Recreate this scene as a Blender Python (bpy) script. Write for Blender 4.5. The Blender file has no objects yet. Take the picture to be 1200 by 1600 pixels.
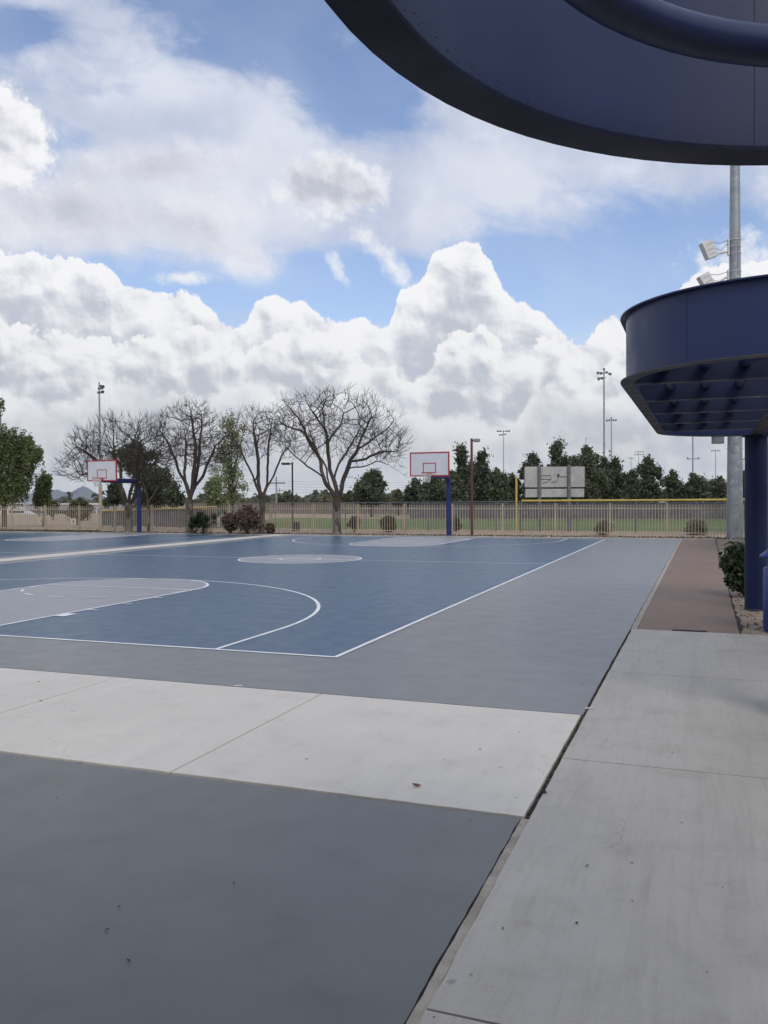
import bpy, bmesh, math, random
import numpy as np
from mathutils import Vector, Matrix, kdtree
random.seed(7)
SC = bpy.context.scene
COL = SC.collection
R = math.radians

# ---------------------------------------------------------------- camera
F, HOR, YAW, ROLL = 1339.26, 778.2, -0.357, -0.006
CX, CY, CH = 11.384, -8.932, 1.818
PT = math.atan((800 - HOR) / F)
def ray(u, v):
    a, b = u - 600, v - 800
    cr, sr = math.cos(ROLL), math.sin(ROLL)
    x, y = (cr * a + sr * b) / F, -(-sr * a + cr * b) / F
    dd = math.cos(PT) + y * math.sin(PT)
    dz = -math.sin(PT) + y * math.cos(PT)
    c, s = math.cos(YAW), math.sin(YAW)
    return Vector((c * x + s * dd, -s * x + c * dd, dz)), dd
def G(u, v, z=0.0):
    """point at height z on the line of sight"""
    r, dd = ray(u, v); t = (z - CH) / r.z
    return Vector((CX + r.x * t, CY + r.y * t, z))
def D(u, v, d):
    """point at forward distance d"""
    r, dd = ray(u, v); k = d / dd
    return Vector((CX + r.x * k, CY + r.y * k, CH + r.z * k))
cam_d = bpy.data.cameras.new('camera')
cam = bpy.data.objects.new('camera', cam_d); COL.objects.link(cam)
r0 = ray(600, 800)[0]
ax = (ray(601, 800)[0] - r0).normalized(); ay = (ray(600, 799)[0] - r0).normalized(); az = ax.cross(ay)
M = Matrix((ax, ay, az)).transposed().to_4x4(); M.translation = (CX, CY, CH)
cam.matrix_world = M
cam_d.sensor_fit = 'VERTICAL'; cam_d.sensor_height = 36; cam_d.lens = F * 36 / 1600
cam_d.clip_start = 0.05; cam_d.clip_end = 20000
SC.camera = cam
SC.render.resolution_x, SC.render.resolution_y = 768, 1024
SC.view_settings.view_transform = 'Standard'; SC.view_settings.look = 'None'
SC.view_settings.exposure = 0; SC.view_settings.gamma = 1

# ---------------------------------------------------------------- sun
SUN_EL, SUN_AZ = 43.0, 145.0        # azimuth clockwise from +Y
sd = bpy.data.lights.new('sun', 'SUN'); sd.energy = 1.5; sd.angle = R(26); sd.color = (1.0, 0.93, 0.82)
so = bpy.data.objects.new('sun', sd); COL.objects.link(so)
sv = Vector((math.sin(R(SUN_AZ)) * math.cos(R(SUN_EL)), math.cos(R(SUN_AZ)) * math.cos(R(SUN_EL)), math.sin(R(SUN_EL))))
so.rotation_euler = sv.to_track_quat('Z', 'Y').to_euler(); so.location = sv * 50

# ---------------------------------------------------------------- sky
W = bpy.data.worlds.new('World'); SC.world = W; W.use_nodes = True
NT = W.node_tree
class NB:
    """tiny node-graph builder"""
    def __init__(s, nt): s.nt = nt
    def n(s, t, **k):
        o = s.nt.nodes.new(t)
        for a, b in k.items(): setattr(o, a, b)
        return o
    def put(s, sock, v):
        if isinstance(v, bpy.types.NodeSocket): s.nt.links.new(v, sock)
        elif v is not None: sock.default_value = v
    def m(s, op, a, b=None, c=None, clamp=False):
        o = s.n('ShaderNodeMath', operation=op, use_clamp=clamp)
        for i, v in enumerate((a, b, c)): s.put(o.inputs[i], v)
        return o.outputs[0]
    def add(s, a, b): return s.m('ADD', a, b)
    def sub(s, a, b): return s.m('SUBTRACT', a, b)
    def mul(s, a, b): return s.m('MULTIPLY', a, b)
    def ss(s, x, lo, hi, a=0.0, b=1.0):
        o = s.n('ShaderNodeMapRange', interpolation_type='SMOOTHSTEP')
        for i, v in enumerate((x, lo, hi, a, b)): s.put(o.inputs[i], v)
        return o.outputs[0]
    def xyz(s, x, y, z=0.0):
        o = s.n('ShaderNodeCombineXYZ')
        for i, v in enumerate((x, y, z)): s.put(o.inputs[i], v)
        return o.outputs[0]
    def noise(s, vec, scale, detail=4.0, rough=.55, lac=2.0, dist=0.0, dim='3D'):
        o = s.n('ShaderNodeTexNoise', noise_dimensions=dim)
        s.put(o.inputs['Vector'], vec)
        for k, v in (('Scale', scale), ('Detail', detail), ('Roughness', rough), ('Lacunarity', lac), ('Distortion', dist)): s.put(o.inputs[k], v)
        return o.outputs[0]
    def vor(s, vec, scale, detail=2.0, rough=.5, lac=2.1, feat='SMOOTH_F1', smooth=.35, dim='2D'):
        o = s.n('ShaderNodeTexVoronoi', voronoi_dimensions=dim, feature=feat, normalize=True)
        s.put(o.inputs['Vector'], vec)
        for k, v in (('Scale', scale), ('Detail', detail), ('Roughness', rough), ('Lacunarity', lac), ('Smoothness', smooth), ('Randomness', 1.0)):
            if k in o.inputs: s.put(o.inputs[k], v)
        return o.outputs[0]
    def mix(s, f, a, b):
        o = s.n('ShaderNodeMix', data_type='RGBA')
        s.put(o.inputs[0], f); s.put(o.inputs[6], a); s.put(o.inputs[7], b)
        return o.outputs[2]
    def curve(s, x, pts, lo, hi, vlo, vhi):
        """piecewise curve y(x); x in lo..hi, y in vlo..vhi"""
        o = s.n('ShaderNodeFloatCurve'); c = o.mapping.curves[0]
        P = [((a - lo) / (hi - lo), (b - vlo) / (vhi - vlo)) for a, b in pts]
        while len(c.points) < len(P): c.points.new(.5, .5)
        for q, (a, b) in zip(c.points, P): q.location = (a, b); q.handle_type = 'AUTO_CLAMPED'
        o.mapping.update()
        s.put(o.inputs['Value'], s.m('DIVIDE', s.sub(x, lo), hi - lo, clamp=True))
        return s.m('MULTIPLY_ADD', o.outputs[0], vhi - vlo, vlo)

def build_sky():
    b = NB(NT); NT.nodes.clear()
    out = b.n('ShaderNodeOutputWorld')
    sky = b.n('ShaderNodeTexSky', sky_type='NISHITA'); sky.sun_disc = False
    sky.sun_elevation = R(SUN_EL); sky.sun_rotation = R(SUN_AZ)
    sky.air_density = 1.0; sky.dust_density = .6; sky.ozone_density = 3.5
    bg = b.n('ShaderNodeBackground'); tint = b.n('ShaderNodeMix', data_type='RGBA', blend_type='MULTIPLY'); tint.inputs[0].default_value = 1; b.put(tint.inputs[6], sky.outputs[0]); tint.inputs[7].default_value = (1.12, 1.04, 1.06, 1); b.put(bg.inputs[0], tint.outputs[2]); bg.inputs[1].default_value = SKY_STR
    tc = b.n('ShaderNodeTexCoord').outputs['Generated']
    sep = b.n('ShaderNodeSeparateXYZ'); b.put(sep.inputs[0], tc)
    x, y, z = sep.outputs
    c, s_ = math.cos(YAW), math.sin(YAW)
    fw = b.add(b.mul(x, s_), b.mul(y, c)); rt = b.sub(b.mul(x, c), b.mul(y, s_))
    den = b.m('MAXIMUM', b.m('ABSOLUTE', fw), .35)
    U = b.m('MULTIPLY_ADD', b.m('DIVIDE', rt, den), 13.3926, 6.0)
    V = b.m('MULTIPLY_ADD', b.m('DIVIDE', z, den), -13.3926, 7.78)
    P = b.xyz(U, V)
    # gentle domain warp shared by all the layers
    wn = b.n('ShaderNodeTexNoise', noise_dimensions='2D'); b.put(wn.inputs['Vector'], P)
    wn.inputs['Scale'].default_value = 1.1; wn.inputs['Detail'].default_value = 2
    vm = b.n('ShaderNodeVectorMath', operation='MULTIPLY_ADD')
    b.put(vm.inputs[0], wn.outputs['Color']); vm.inputs[1].default_value = (.34, .34, 0); b.put(vm.inputs[2], P)
    PW = vm.outputs[0]

    # puffy height fields: a coarse lump and a fine cauliflower, read at the point and a step towards the sun
    def shift(vec, d, sc=1.0):
        o = b.n('ShaderNodeVectorMath', operation='MULTIPLY_ADD'); b.put(o.inputs[0], vec)
        o.inputs[1].default_value = (sc, sc, sc); o.inputs[2].default_value = d; return o.outputs[0]
    def field(off, sc):
        def lump(v): return b.sub(1.0, b.vor(v, .85, 1.0, .35, 2.0, feat='SMOOTH_F1', smooth=1.0))
        def fine(v): return b.add(b.mul(b.sub(1.0, b.vor(v, 2.1, 3.0, .6, 2.2, feat='F1')), .75), b.mul(b.noise(v, 1.3, 6.0, .62, 2.2, dim='2D'), .45))
        p0 = shift(PW, off, sc)
        q1 = shift(PW, (off[0] + .10 * sc, off[1] - .16 * sc, 0), sc); q2 = shift(PW, (off[0] + .035 * sc, off[1] - .05 * sc, 0), sc)
        L0, L1, F0, F2 = lump(p0), lump(q1), fine(p0), fine(q2)
        edge = b.add(b.mul(L0, .45), b.mul(F0, .52))
        rel = b.add(b.mul(b.sub(L0, L1), 2.2), b.mul(b.sub(F0, F2), 1.0))
        return edge, rel
    FA, FB, FC = field((0, 0, 0), 1.15), field((7.7, 4.1, 0), 1.9), field((3.3, 9.9, 0), 2.6)
    BIG = b.noise(shift(P, (1, 4, 0)), .55, 2.0, .5, dim='2D')
    def ellipses(lst):
        r = None
        for cx, cy, rx, ry, a in lst:
            ca, sa = math.cos(R(a)), math.sin(R(a))
            dx, dy = b.sub(U, cx), b.sub(V, cy)
            ex = b.add(b.mul(dx, ca / rx), b.mul(dy, sa / rx)); ey = b.sub(b.mul(dy, ca / ry), b.mul(dx, sa / ry))
            e = b.sub(1.0, b.m('SQRT', b.add(b.mul(ex, ex), b.mul(ey, ey))))
            r = e if r is None else b.m('SMOOTH_MAX', r, e, .25)
        return r
    layers = []
    def puffs(inside, fld, amp, soft, lit, dark, relief, deep, grad=0.0, opac=1.0, tone=.5, rim=0.0):
        """one layer of cumulus: inside = signed depth in hundreds of pixels"""
        edge, rel = fld
        dist = b.add(inside, b.mul(b.sub(edge, .62), amp))
        a = b.ss(dist, 0.0, soft)
        if opac != 1.0: a = b.mul(a, opac)
        t = b.add(b.mul(rel, relief), b.add(b.mul(b.sub(BIG, .5), .9), tone))
        t = b.sub(t, b.mul(b.ss(dist, .15, deep), grad))
        t = b.add(t, b.mul(b.ss(dist, .30, 0.0), rim)) if rim else t
        t = b.ss(t, -.35, 1.15)
        return a, b.mix(t, dark, lit)
    WHT = (1.0, 1.0, 1.02, 1)
    # high veil
    n = b.noise(shift(PW, (3, 1, 0)), .36, 7.0, .52, 2.1, .3, dim='2D')
    hole = ellipses([(3.75, .15, 1.7, .75, 30), (4.9, 1.25, 1.2, .35, 40), (9.4, 4.5, 2.4, .85, 6), (5.6, 4.5, 1.8, .5, 0), (11.4, 4.4, 1.6, .8, 0), (2.6, 4.4, 1.9, .4, 5), (.2, .5, .6, .3, 0), (6.1, 1.0, .5, .9, 0)])
    n2 = b.noise(b.xyz(b.add(b.mul(U, .75), b.mul(V, .35)), b.sub(b.mul(V, 1.5), b.mul(U, .55))), .95, 8.0, .62, 2.1, .25, dim='2D')
    veil = b.ss(b.add(b.sub(b.add(n, .30), b.mul(b.ss(hole, -1.2, 1.0), .66)), b.mul(b.sub(n2, .5), .85)), .26, .88)
    veil = b.m('MAXIMUM', b.mul(veil, .95), b.ss(n, .2, .8, .0, .22))
    vt = b.noise(shift(PW, (8, 4, 0)), .6, 7.0, .54, dim='2D')
    layers.append((veil, b.mix(b.ss(vt, .28, .72), (.56, .62, .77, 1), (.78, .81, .91, 1))))
    # soft middle clouds upper left
    ins = ellipses([(.0, 2.3, 1.1, 1.2, 0), (1.0, 3.3, 2.6, .85, 4), (3.2, 3.4, 1.3, .95, 10), (3.8, 4.0, .8, .4, 20), (2.5, 2.6, 2.0, .5, 0)])
    layers.append(puffs(b.mul(ins, .85), FA, 1.2, .75, (.90, .91, .97, 1), (.56, .58, .67, 1), 1.0, 1.2, .35, .90, .62))
    ins = ellipses([(-.1, 2.05, 1.05, .75, 35)])
    layers.append(puffs(b.mul(ins, .8), FC, 1.1, .22, (.98, .98, 1, 1), (.62, .63, .71, 1), 1.2, 1.0, .60, 1, .95))
    # small separate puffs
    ins = b.mul(b.m('SMOOTH_MIN', ellipses([(5.2, 2.98, .90, .52, 3)]), b.mul(b.sub(3.45, V), 1.2), .35), .8)
    layers.append(puffs(ins, FB, 1.5, .35, (.94, .94, .98, 1), (.54, .56, .64, 1), 1.4, .6, .55, .92, .80))
    ins = ellipses([(6.05, 4.05, .62, .17, 46), (5.3, 4.2, .35, .10, 60), (11.6, 4.2, .8, .5, 0), (2.9, 4.35, .5, .10, 0)])
    layers.append(puffs(b.mul(ins, .55), FC, 2.0, .75, (.97, .98, 1, 1), (.66, .71, .84, 1), 1.0, .7, .2, .85, .85))
    # the tall bank, built of rows one before the other
    def bank(pts, fld, amp, soft, lit, dark, relief, deep, grad, tone, opac=1.0, rim=.25, gaps=None):
        t = b.curve(U, pts, -6.0, 18.0, 2.0, 9.0); ins = b.mul(b.sub(V, t), .9)
        if gaps: ins = b.m('MINIMUM', ins, b.mul(ellipses(gaps), -.5))
        layers.append(puffs(ins, fld, amp, soft, lit, dark, relief, deep, grad, opac, tone, rim))
    bank([(-6, 4.2), (-2, 4.5), (0, 3.95), (.9, 4.05), (1.6, 4.15), (2.1, 4.55), (2.9, 4.6), (3.4, 4.95), (3.75, 5.15), (4.1, 4.72), (4.7, 4.75), (5.2, 5.1), (5.75, 5.0), (6.02, 5.2), (6.25, 4.62), (6.6, 4.45), (6.85, 4.0), (7.3, 3.86), (7.65, 4.15), (7.95, 4.65), (8.4, 4.9), (8.8, 5.3), (9.1, 5.45), (9.55, 5.0), (9.9, 5.15), (10.4, 4.8), (11, 4.3), (12, 4.2), (14, 4.8), (18, 4.4)],
         FB, .62, .04, WHT, (.55, .59, .67, 1), 1.45, 1.25, .85, .82)
    bank([(-6, 6), (0, 5.05), (.8, 5.25), (1.5, 5.3), (2.3, 5.35), (3.0, 5.2), (3.9, 5.5), (4.6, 5.2), (5.3, 5.35), (5.9, 5.75), (6.5, 5.9), (7.0, 5.35), (7.6, 5.2), (8.1, 5.6), (8.6, 5.35), (9.2, 5.9), (9.7, 5.5), (11, 5.3), (18, 5.6)],
         FC, .95, .09, (.99, .99, 1.0, 1), (.55, .59, .66, 1), 1.45, .95, .90, .82)
    bank([(-6, 7), (0, 6.0), (1.0, 6.3), (1.9, 5.9), (2.8, 6.25), (3.9, 5.95), (4.8, 6.35), (5.6, 5.95), (6.2, 6.45), (7.2, 6.5), (7.9, 6.7), (8.5, 6.05), (9.3, 6.3), (11, 6.1), (18, 6.6)],
         FA, 1.2, .2, (.95, .96, .98, 1), (.56, .60, .66, 1), 1.4, .8, .80, .68)
    bank([(-6, 7.2), (0, 6.7), (1.2, 6.5), (2.4, 6.9), (3.6, 6.55), (4.8, 6.85), (6.2, 6.75), (7.2, 7.0), (8.2, 6.75), (9.4, 6.9), (10.6, 6.6), (12, 6.9), (18, 7)],
         FC, 1.3, .35, (.90, .89, .87, 1), (.56, .61, .71, 1), .9, .6, .35, .60, .9)
    base = None
    for a, cc in layers:
        if base is None: base, al = cc, a
        else:
            # colour over, alpha over
            na = b.sub(1.0, b.mul(b.sub(1.0, al), b.sub(1.0, a)))
            f = b.m('DIVIDE', a, b.m('MAXIMUM', na, .001))
            base = b.mix(f, base, cc); al = na
    hz = b.ss(V, 6.9, 7.8, 0.0, .55)
    base = b.mix(hz, base, (.74, .79, .86, 1)); al = b.m('MAXIMUM', al, hz)
    below = b.ss(V, 7.75, 7.95)
    base = b.mix(below, base, (.35, .33, .30, 1))
    bc = b.n('ShaderNodeBackground'); b.put(bc.inputs[0], base); bc.inputs[1].default_value = 1.0
    ms = b.n('ShaderNodeMixShader'); b.put(ms.inputs[0], al); b.put(ms.inputs[1], bg.outputs[0]); b.put(ms.inputs[2], bc.outputs[0])
    b.put(out.inputs[0], ms.outputs[0])
SKY_STR = 0.15
build_sky()
W.cycles.sampling_method = 'MANUAL'; W.cycles.sample_map_resolution = 256

# ---------------------------------------------------------------- materials
def mat(name, col, rough=.6, metal=0.0, spec=.5):
    m = bpy.data.materials.new(name); m.use_nodes = True
    p = m.node_tree.nodes['Principled BSDF']
    p.inputs['Base Color'].default_value = (*col, 1); p.inputs['Roughness'].default_value = rough
    p.inputs['Metallic'].default_value = metal; p.inputs['Specular IOR Level'].default_value = spec
    return m
def vary(name, c1, c2, scale=2.0, rough=.6, metal=0.0, spec=.5, bump=0.0, bscale=40.0, lo=.35, hi=.65, c3=None, s3=20.0, stretch=(1, 1, 1), dist=.02, t3=.56):
    """two or three tones mixed by noise, with a fine bump"""
    m = mat(name, c1, rough, metal, spec); b = NB(m.node_tree); p = m.node_tree.nodes['Principled BSDF']
    pos = b.n('ShaderNodeNewGeometry').outputs['Position']
    mp = b.n('ShaderNodeVectorMath', operation='MULTIPLY'); b.put(mp.inputs[0], pos); mp.inputs[1].default_value = stretch
    v = mp.outputs[0]
    f = b.ss(b.noise(v, scale, 5.0, .6), lo, hi)
    c = b.mix(f, (*c1, 1), (*c2, 1))
    if c3:
        f3 = b.ss(b.noise(v, s3, 3.0, .6), t3, t3 + .12); c = b.mix(f3, c, (*c3, 1))
    b.put(p.inputs['Base Color'], c)
    b.put(p.inputs['Roughness'], b.ss(b.noise(v, scale * 1.7, 3.0), .3, .7, max(rough - .08, 0), min(rough + .08, 1)))
    if bump:
        bn = b.n('ShaderNodeBump'); bn.inputs['Strength'].default_value = bump; bn.inputs['Distance'].default_value = dist
        b.put(bn.inputs['Height'], b.noise(pos, bscale, 4.0, .7)); b.put(p.inputs['Normal'], bn.outputs[0])
    return m
def slab_mat(name, base, blot, stain, rough, spots=1.0, broom=0.0, spec=.5, seed=0, mott=.30, grain=.16, cracks=0, scuff=.22, bmp=.10):
    """poured or painted slab: cloudy mottling, small gum spots, scuffs, optional broom strokes along Y"""
    m = mat(name, base, rough, 0, spec); b = NB(m.node_tree); p = m.node_tree.nodes['Principled BSDF']
    pos = b.n('ShaderNodeNewGeometry').outputs['Position']
    off = b.n('ShaderNodeVectorMath', operation='ADD'); b.put(off.inputs[0], pos); off.inputs[1].default_value = (seed, seed * 2, 0)
    v = off.outputs[0]
    st = b.n('ShaderNodeVectorMath', operation='MULTIPLY'); b.put(st.inputs[0], v); st.inputs[1].default_value = (1, .28, 1)
    f = b.ss(b.noise(v, .22, 7.0, .60), .28, .74)
    c = b.mix(f, (*base, 1), (*blot, 1))
    f2 = b.mul(b.ss(b.noise(v, 2.1, 8.0, .70), .46, .80), mott); c = b.mix(f2, c, (*stain, 1))
    if broom:
        s2 = b.n('ShaderNodeVectorMath', operation='MULTIPLY'); b.put(s2.inputs[0], v); s2.inputs[1].default_value = (1, .07, 1)
        fb = b.mul(b.add(b.ss(b.noise(s2.outputs[0], 26.0, 5.0, .7), .45, .8, 0, .55), b.mul(b.ss(b.noise(s2.outputs[0], 5.0, 5.0, .65), .45, .8), .5)), broom); c = b.mix(fb, c, (*stain, 1))
        lt = b.mul(b.ss(b.noise(st.outputs[0], 1.6, 5.0, .6), .55, .75), .35); c = b.mix(lt, c, tuple(min(1, x * 1.25) for x in base) + (1,))
    # grain, hairline cracks and long faint scuffs
    gr = b.noise(v, 160.0, 2.0, .7); c = b.mix(b.ss(gr, .35, .75, 0, grain), c, tuple(min(1, x * 1.6) for x in base) + (1,))
    g2 = b.noise(v, 55.0, 3.0, .7); c = b.mix(b.ss(g2, .5, .85, 0, grain * 1.3), c, (*[x * .45 for x in base], 1))
    if cracks:
        cv = b.n('ShaderNodeTexVoronoi', voronoi_dimensions='2D', feature='DISTANCE_TO_EDGE'); cv.inputs['Scale'].default_value = .33
        cw = b.n('ShaderNodeVectorMath', operation='MULTIPLY_ADD'); b.put(cw.inputs[0], b.xyz(b.noise(v, 1.3, 5.0, .7), b.noise(v, 1.7, 5.0, .7))); cw.inputs[1].default_value = (.9, .9, 0); b.put(cw.inputs[2], v); b.put(cv.inputs['Vector'], cw.outputs[0])
        ck = b.mul(b.ss(cv.outputs['Distance'], .0016, .0003), b.mul(b.ss(b.noise(v, .37, 2.0), .52, .62), cracks)); c = b.mix(ck, c, (*[x * .3 for x in base], 1))
    sm = b.n('ShaderNodeVectorMath', operation='MULTIPLY'); b.put(sm.inputs[0], v); sm.inputs[1].default_value = (3.2, 1.1, 1)
    sf = b.mul(b.ss(b.noise(sm.outputs[0], 1.1, 9.0, .78, 2.2, 1.5), .60, .80), scuff); c = b.mix(sf, c, (*[min(1, x * 1.9 + .03) for x in base], 1))
    # spots: rare voronoi cells of uneven size
    vo = b.n('ShaderNodeTexVoronoi', voronoi_dimensions='3D', feature='F1')
    wv = b.n('ShaderNodeVectorMath', operation='MULTIPLY_ADD'); b.put(wv.inputs[0], b.xyz(b.noise(v, 14.0, 2.0), b.noise(v, 17.0, 2.0))); wv.inputs[1].default_value = (.05, .05, 0); b.put(wv.inputs[2], v)
    b.put(vo.inputs['Vector'], wv.outputs[0]); vo.inputs['Scale'].default_value = 3.4
    sp = b.n('ShaderNodeSeparateColor'); b.put(sp.inputs[0], vo.outputs['Color'])
    rad = b.mul(b.ss(sp.outputs[0], .20, 1.0), .088)
    k = b.mul(b.ss(b.sub(rad, vo.outputs['Distance']), 0.0, .030), b.mul(b.ss(sp.outputs[1], .1, 1.0, .05, .60), spots))
    c = b.mix(k, c, tuple(x * .35 for x in stain) + (1,))
    b.put(p.inputs['Base Color'], c)
    b.put(p.inputs['Roughness'], b.ss(b.noise(v, 3.3, 4.0), .3, .7, rough - .03, rough + .03))
    bn = b.n('ShaderNodeBump'); bn.inputs['Strength'].default_value = bmp; bn.inputs['Distance'].default_value = .004
    b.put(bn.inputs['Height'], b.noise(st.outputs[0] if broom else v, 120.0, 4.0, .7)); b.put(p.inputs['Normal'], bn.outputs[0])
    return m
def leaf_mat(name, c1, c2, c3, scale=.9, rough=.55, trans=.25):
    m = mat(name, c1, rough, 0, .35); b = NB(m.node_tree); p = m.node_tree.nodes['Principled BSDF']
    geo = b.n('ShaderNodeNewGeometry')
    f = b.ss(b.noise(geo.outputs['Position'], scale, 3.0), .35, .65)
    c = b.mix(f, (*c1, 1), (*c2, 1))
    c = b.mix(b.ss(geo.outputs['Random Per Island'], .6, 1.0), c, (*c3, 1))
    b.put(p.inputs['Base Color'], c)
    if trans:
        t = b.n('ShaderNodeBsdfTranslucent'); b.put(t.inputs[0], c)
        ms = b.n('ShaderNodeMixShader'); ms.inputs[0].default_value = trans
        b.put(ms.inputs[1], p.outputs[0]); b.put(ms.inputs[2], t.outputs[0])
        b.put(m.node_tree.nodes['Material Output'].inputs[0], ms.outputs[0])
    return m
MT = {}
MT['pad'] = slab_mat('grey_court_paint', (.150, .155, .158), (.132, .138, .143), (.105, .108, .112), .36, .9, seed=3, mott=.25, cracks=.6, scuff=.08, spec=.6, grain=.08, bmp=.02)
MT['pad2'] = slab_mat('dark_grey_slab_paint', (.108, .117, .118), (.086, .094, .097), (.06, .064, .068), .38, .9, seed=31, mott=.65, cracks=.9, scuff=.4, spec=.5, grain=.3)
MT['blue'] = slab_mat('blue_court_paint', (.023, .070, .138), (.020, .063, .126), (.040, .085, .148), .37, .4, seed=11, mott=.1, scuff=.06, grain=.08, bmp=.02, cracks=.4, spec=.55)
MT['key'] = slab_mat('pale_grey_court_paint', (.27, .275, .295), (.245, .25, .27), (.19, .19, .205), .42, .3, seed=5, mott=.25)
MT['line'] = vary('white_court_line_paint', (.80, .81, .83), (.66, .68, .72), 3.0, .5, bump=.1)
MT['conc'] = slab_mat('pale_concrete', (.59, .565, .515), (.52, .495, .45), (.26, .245, .22), .60, .6, broom=.28, seed=1, mott=.35, cracks=.5)
MT['walk'] = slab_mat('worn_concrete', (.41, .39, .355), (.325, .308, .28), (.19, .175, .152), .52, 1.2, broom=.65, seed=8, mott=.6, scuff=.3, cracks=.6)
MT['red'] = slab_mat('red_stained_concrete', (.195, .130, .098), (.155, .105, .082), (.12, .09, .075), .66, .7, broom=.5, seed=21, mott=.7, grain=.4, scuff=.5, cracks=.8)
MT['joint'] = vary('dark_joint_filler', (.018, .017, .016), (.05, .045, .04), 12, .9, bump=.6, bscale=60)
MT['beige'] = vary('bare_concrete_edge', (.40, .36, .31), (.28, .25, .21), 6, .8, bump=.5, bscale=50)
MT['steel'] = vary('galvanised_steel', (.30, .33, .35), (.23, .255, .28), 1.6, .5, .35, bump=.08, bscale=15, c3=(.40, .42, .44), s3=3.5)
MT['navy'] = vary('navy_enamel', (.016, .029, .100), (.014, .026, .088), 1.2, .44, 0, .40, bump=.05, bscale=7)
MT['royal'] = vary('royal_blue_enamel', (.004, .012, .062), (.003, .010, .052), 2, .5, 0, .3, bump=.05, bscale=20)
MT['slat'] = vary('dark_blue_slat_enamel', (.005, .011, .045), (.004, .009, .038), 2, .5, 0, .4)
MT['pole_blue'] = vary('hoop_pole_blue', (.008, .021, .125), (.007, .018, .105), 2, .42)
MT['bin'] = vary('blue_bin_enamel', (.012, .045, .22), (.010, .038, .19), 2, .4, bump=.05)
MT['edge'] = vary('scuffed_lit_flange_paint', (.050, .055, .075), (.036, .040, .062), 2.5, .6, bump=.2, bscale=30, c3=(.10, .10, .10), s3=9, t3=.6)  # scuffs, plus a paler base that paints in light bounced off the ground
MT['litter'] = vary('dry_leaf_litter', (.07, .05, .03), (.15, .11, .07), 8, .9, bump=.5)
MT['tan'] = vary('tan_fence_paint', (.44, .365, .27), (.38, .31, .23), 2, .55, bump=.05)
MT['grey_post'] = vary('dull_grey_steel', (.16, .17, .19), (.12, .13, .145), 3, .5, .3)
MT['yellow'] = vary('yellow_plastic', (.52, .39, .09), (.44, .33, .07), 3, .5)
MT['rust'] = vary('red_brown_post_paint', (.11, .045, .035), (.08, .035, .028), 3, .5)
MT['dark_post'] = mat('dark_bronze_paint', (.045, .035, .03), .5)
MT['white_box'] = vary('off_white_enclosure', (.62, .62, .61), (.55, .55, .54), 4, .5, bump=.05)
MT['board'] = vary('white_backboard', (.60, .62, .66), (.54, .57, .61), 3, .4)
MT['red_paint'] = vary('red_backboard_trim', (.42, .03, .035), (.34, .03, .03), 5, .45)
MT['orange'] = vary('orange_red_rim_paint', (.50, .10, .06), (.40, .08, .05), 8, .5)
MT['net'] = mat('white_net_cord', (.6, .6, .58), .8)
MT['bark'] = vary('grey_brown_bark', (.075, .056, .045), (.048, .037, .030), 5, .9, bump=.8, bscale=25, stretch=(1, 1, .3), c3=(.16, .14, .12), s3=4, t3=.58)
MT['trunk'] = vary('pale_trunk_bark', (.17, .15, .13), (.11, .095, .08), 6, .9, bump=.8, bscale=25, stretch=(1, 1, .3))
MT['twig'] = vary('dark_twig_bark', (.034, .027, .024), (.055, .042, .037), 3, .9)
MT['ever'] = leaf_mat('dark_evergreen_leaves', (.050, .066, .038), (.070, .088, .050), (.112, .132, .078), .8, trans=.12)
MT['ever2'] = leaf_mat('mid_evergreen_leaves', (.066, .084, .045), (.088, .106, .058), (.132, .150, .088), .7, trans=.15)
MT['brownever'] = leaf_mat('brown_green_leaves', (.055, .070, .036), (.075, .085, .048), (.115, .12, .07), .7, trans=.12)
MT['feather'] = leaf_mat('feathery_light_green_leaves', (.23, .26, .13), (.18, .21, .10), (.30, .33, .18), .8, trans=.35)
MT['willow'] = leaf_mat('willowy_green_leaves', (.12, .15, .055), (.09, .115, .045), (.20, .23, .10), .8, trans=.25)
MT['burg'] = leaf_mat('burgundy_leaves', (.11, .068, .055), (.075, .048, .040), (.19, .135, .11), 1.4, trans=.2)
MT['olive'] = leaf_mat('olive_shrub_leaves', (.14, .135, .075), (.10, .10, .055), (.20, .19, .11), 1.0, trans=.3)
MT['sage'] = leaf_mat('grey_sage_leaves', (.21, .215, .165), (.16, .165, .125), (.29, .29, .235), 2.0, trans=.3)
MT['brownb'] = leaf_mat('brown_shrub_leaves', (.055, .058, .038), (.042, .044, .030), (.09, .09, .06), 2.0, trans=.1)
MT['hedge'] = leaf_mat('glossy_hedge_leaves', (.022, .040, .016), (.034, .056, .020), (.065, .095, .035), 3.0, .42, trans=.15)
MT['dirt'] = vary('tan_dirt', (.36, .285, .205), (.29, .23, .165), .35, .95, bump=.6, bscale=14, c3=(.22, .175, .13), s3=5)
MT['bed'] = vary('dusty_bed_soil', (.33, .265, .195), (.25, .20, .15), 1.8, .95, bump=.8, bscale=28, c3=(.15, .12, .085), s3=7, t3=.53)
MT['lawn'] = vary('field_grass', (.105, .150, .035), (.080, .120, .030), .08, .9, bump=.5, bscale=8, c3=(.15, .17, .06), s3=.5)
MT['drygrass'] = vary('dry_lawn', (.20, .185, .085), (.16, .16, .065), .8, .95, bump=.8, bscale=20, c3=(.26, .22, .13), s3=3)
MT['mount'] = vary('hazed_hill_rock', (.15, .18, .23), (.12, .145, .19), .004, .95, c3=(.17, .17, .18), s3=.012)  # blue of the distance haze is mixed into the rock colour
MT['redhill'] = vary('red_brown_hill_soil', (.26, .15, .11), (.22, .13, .10), .05, .95)
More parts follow.
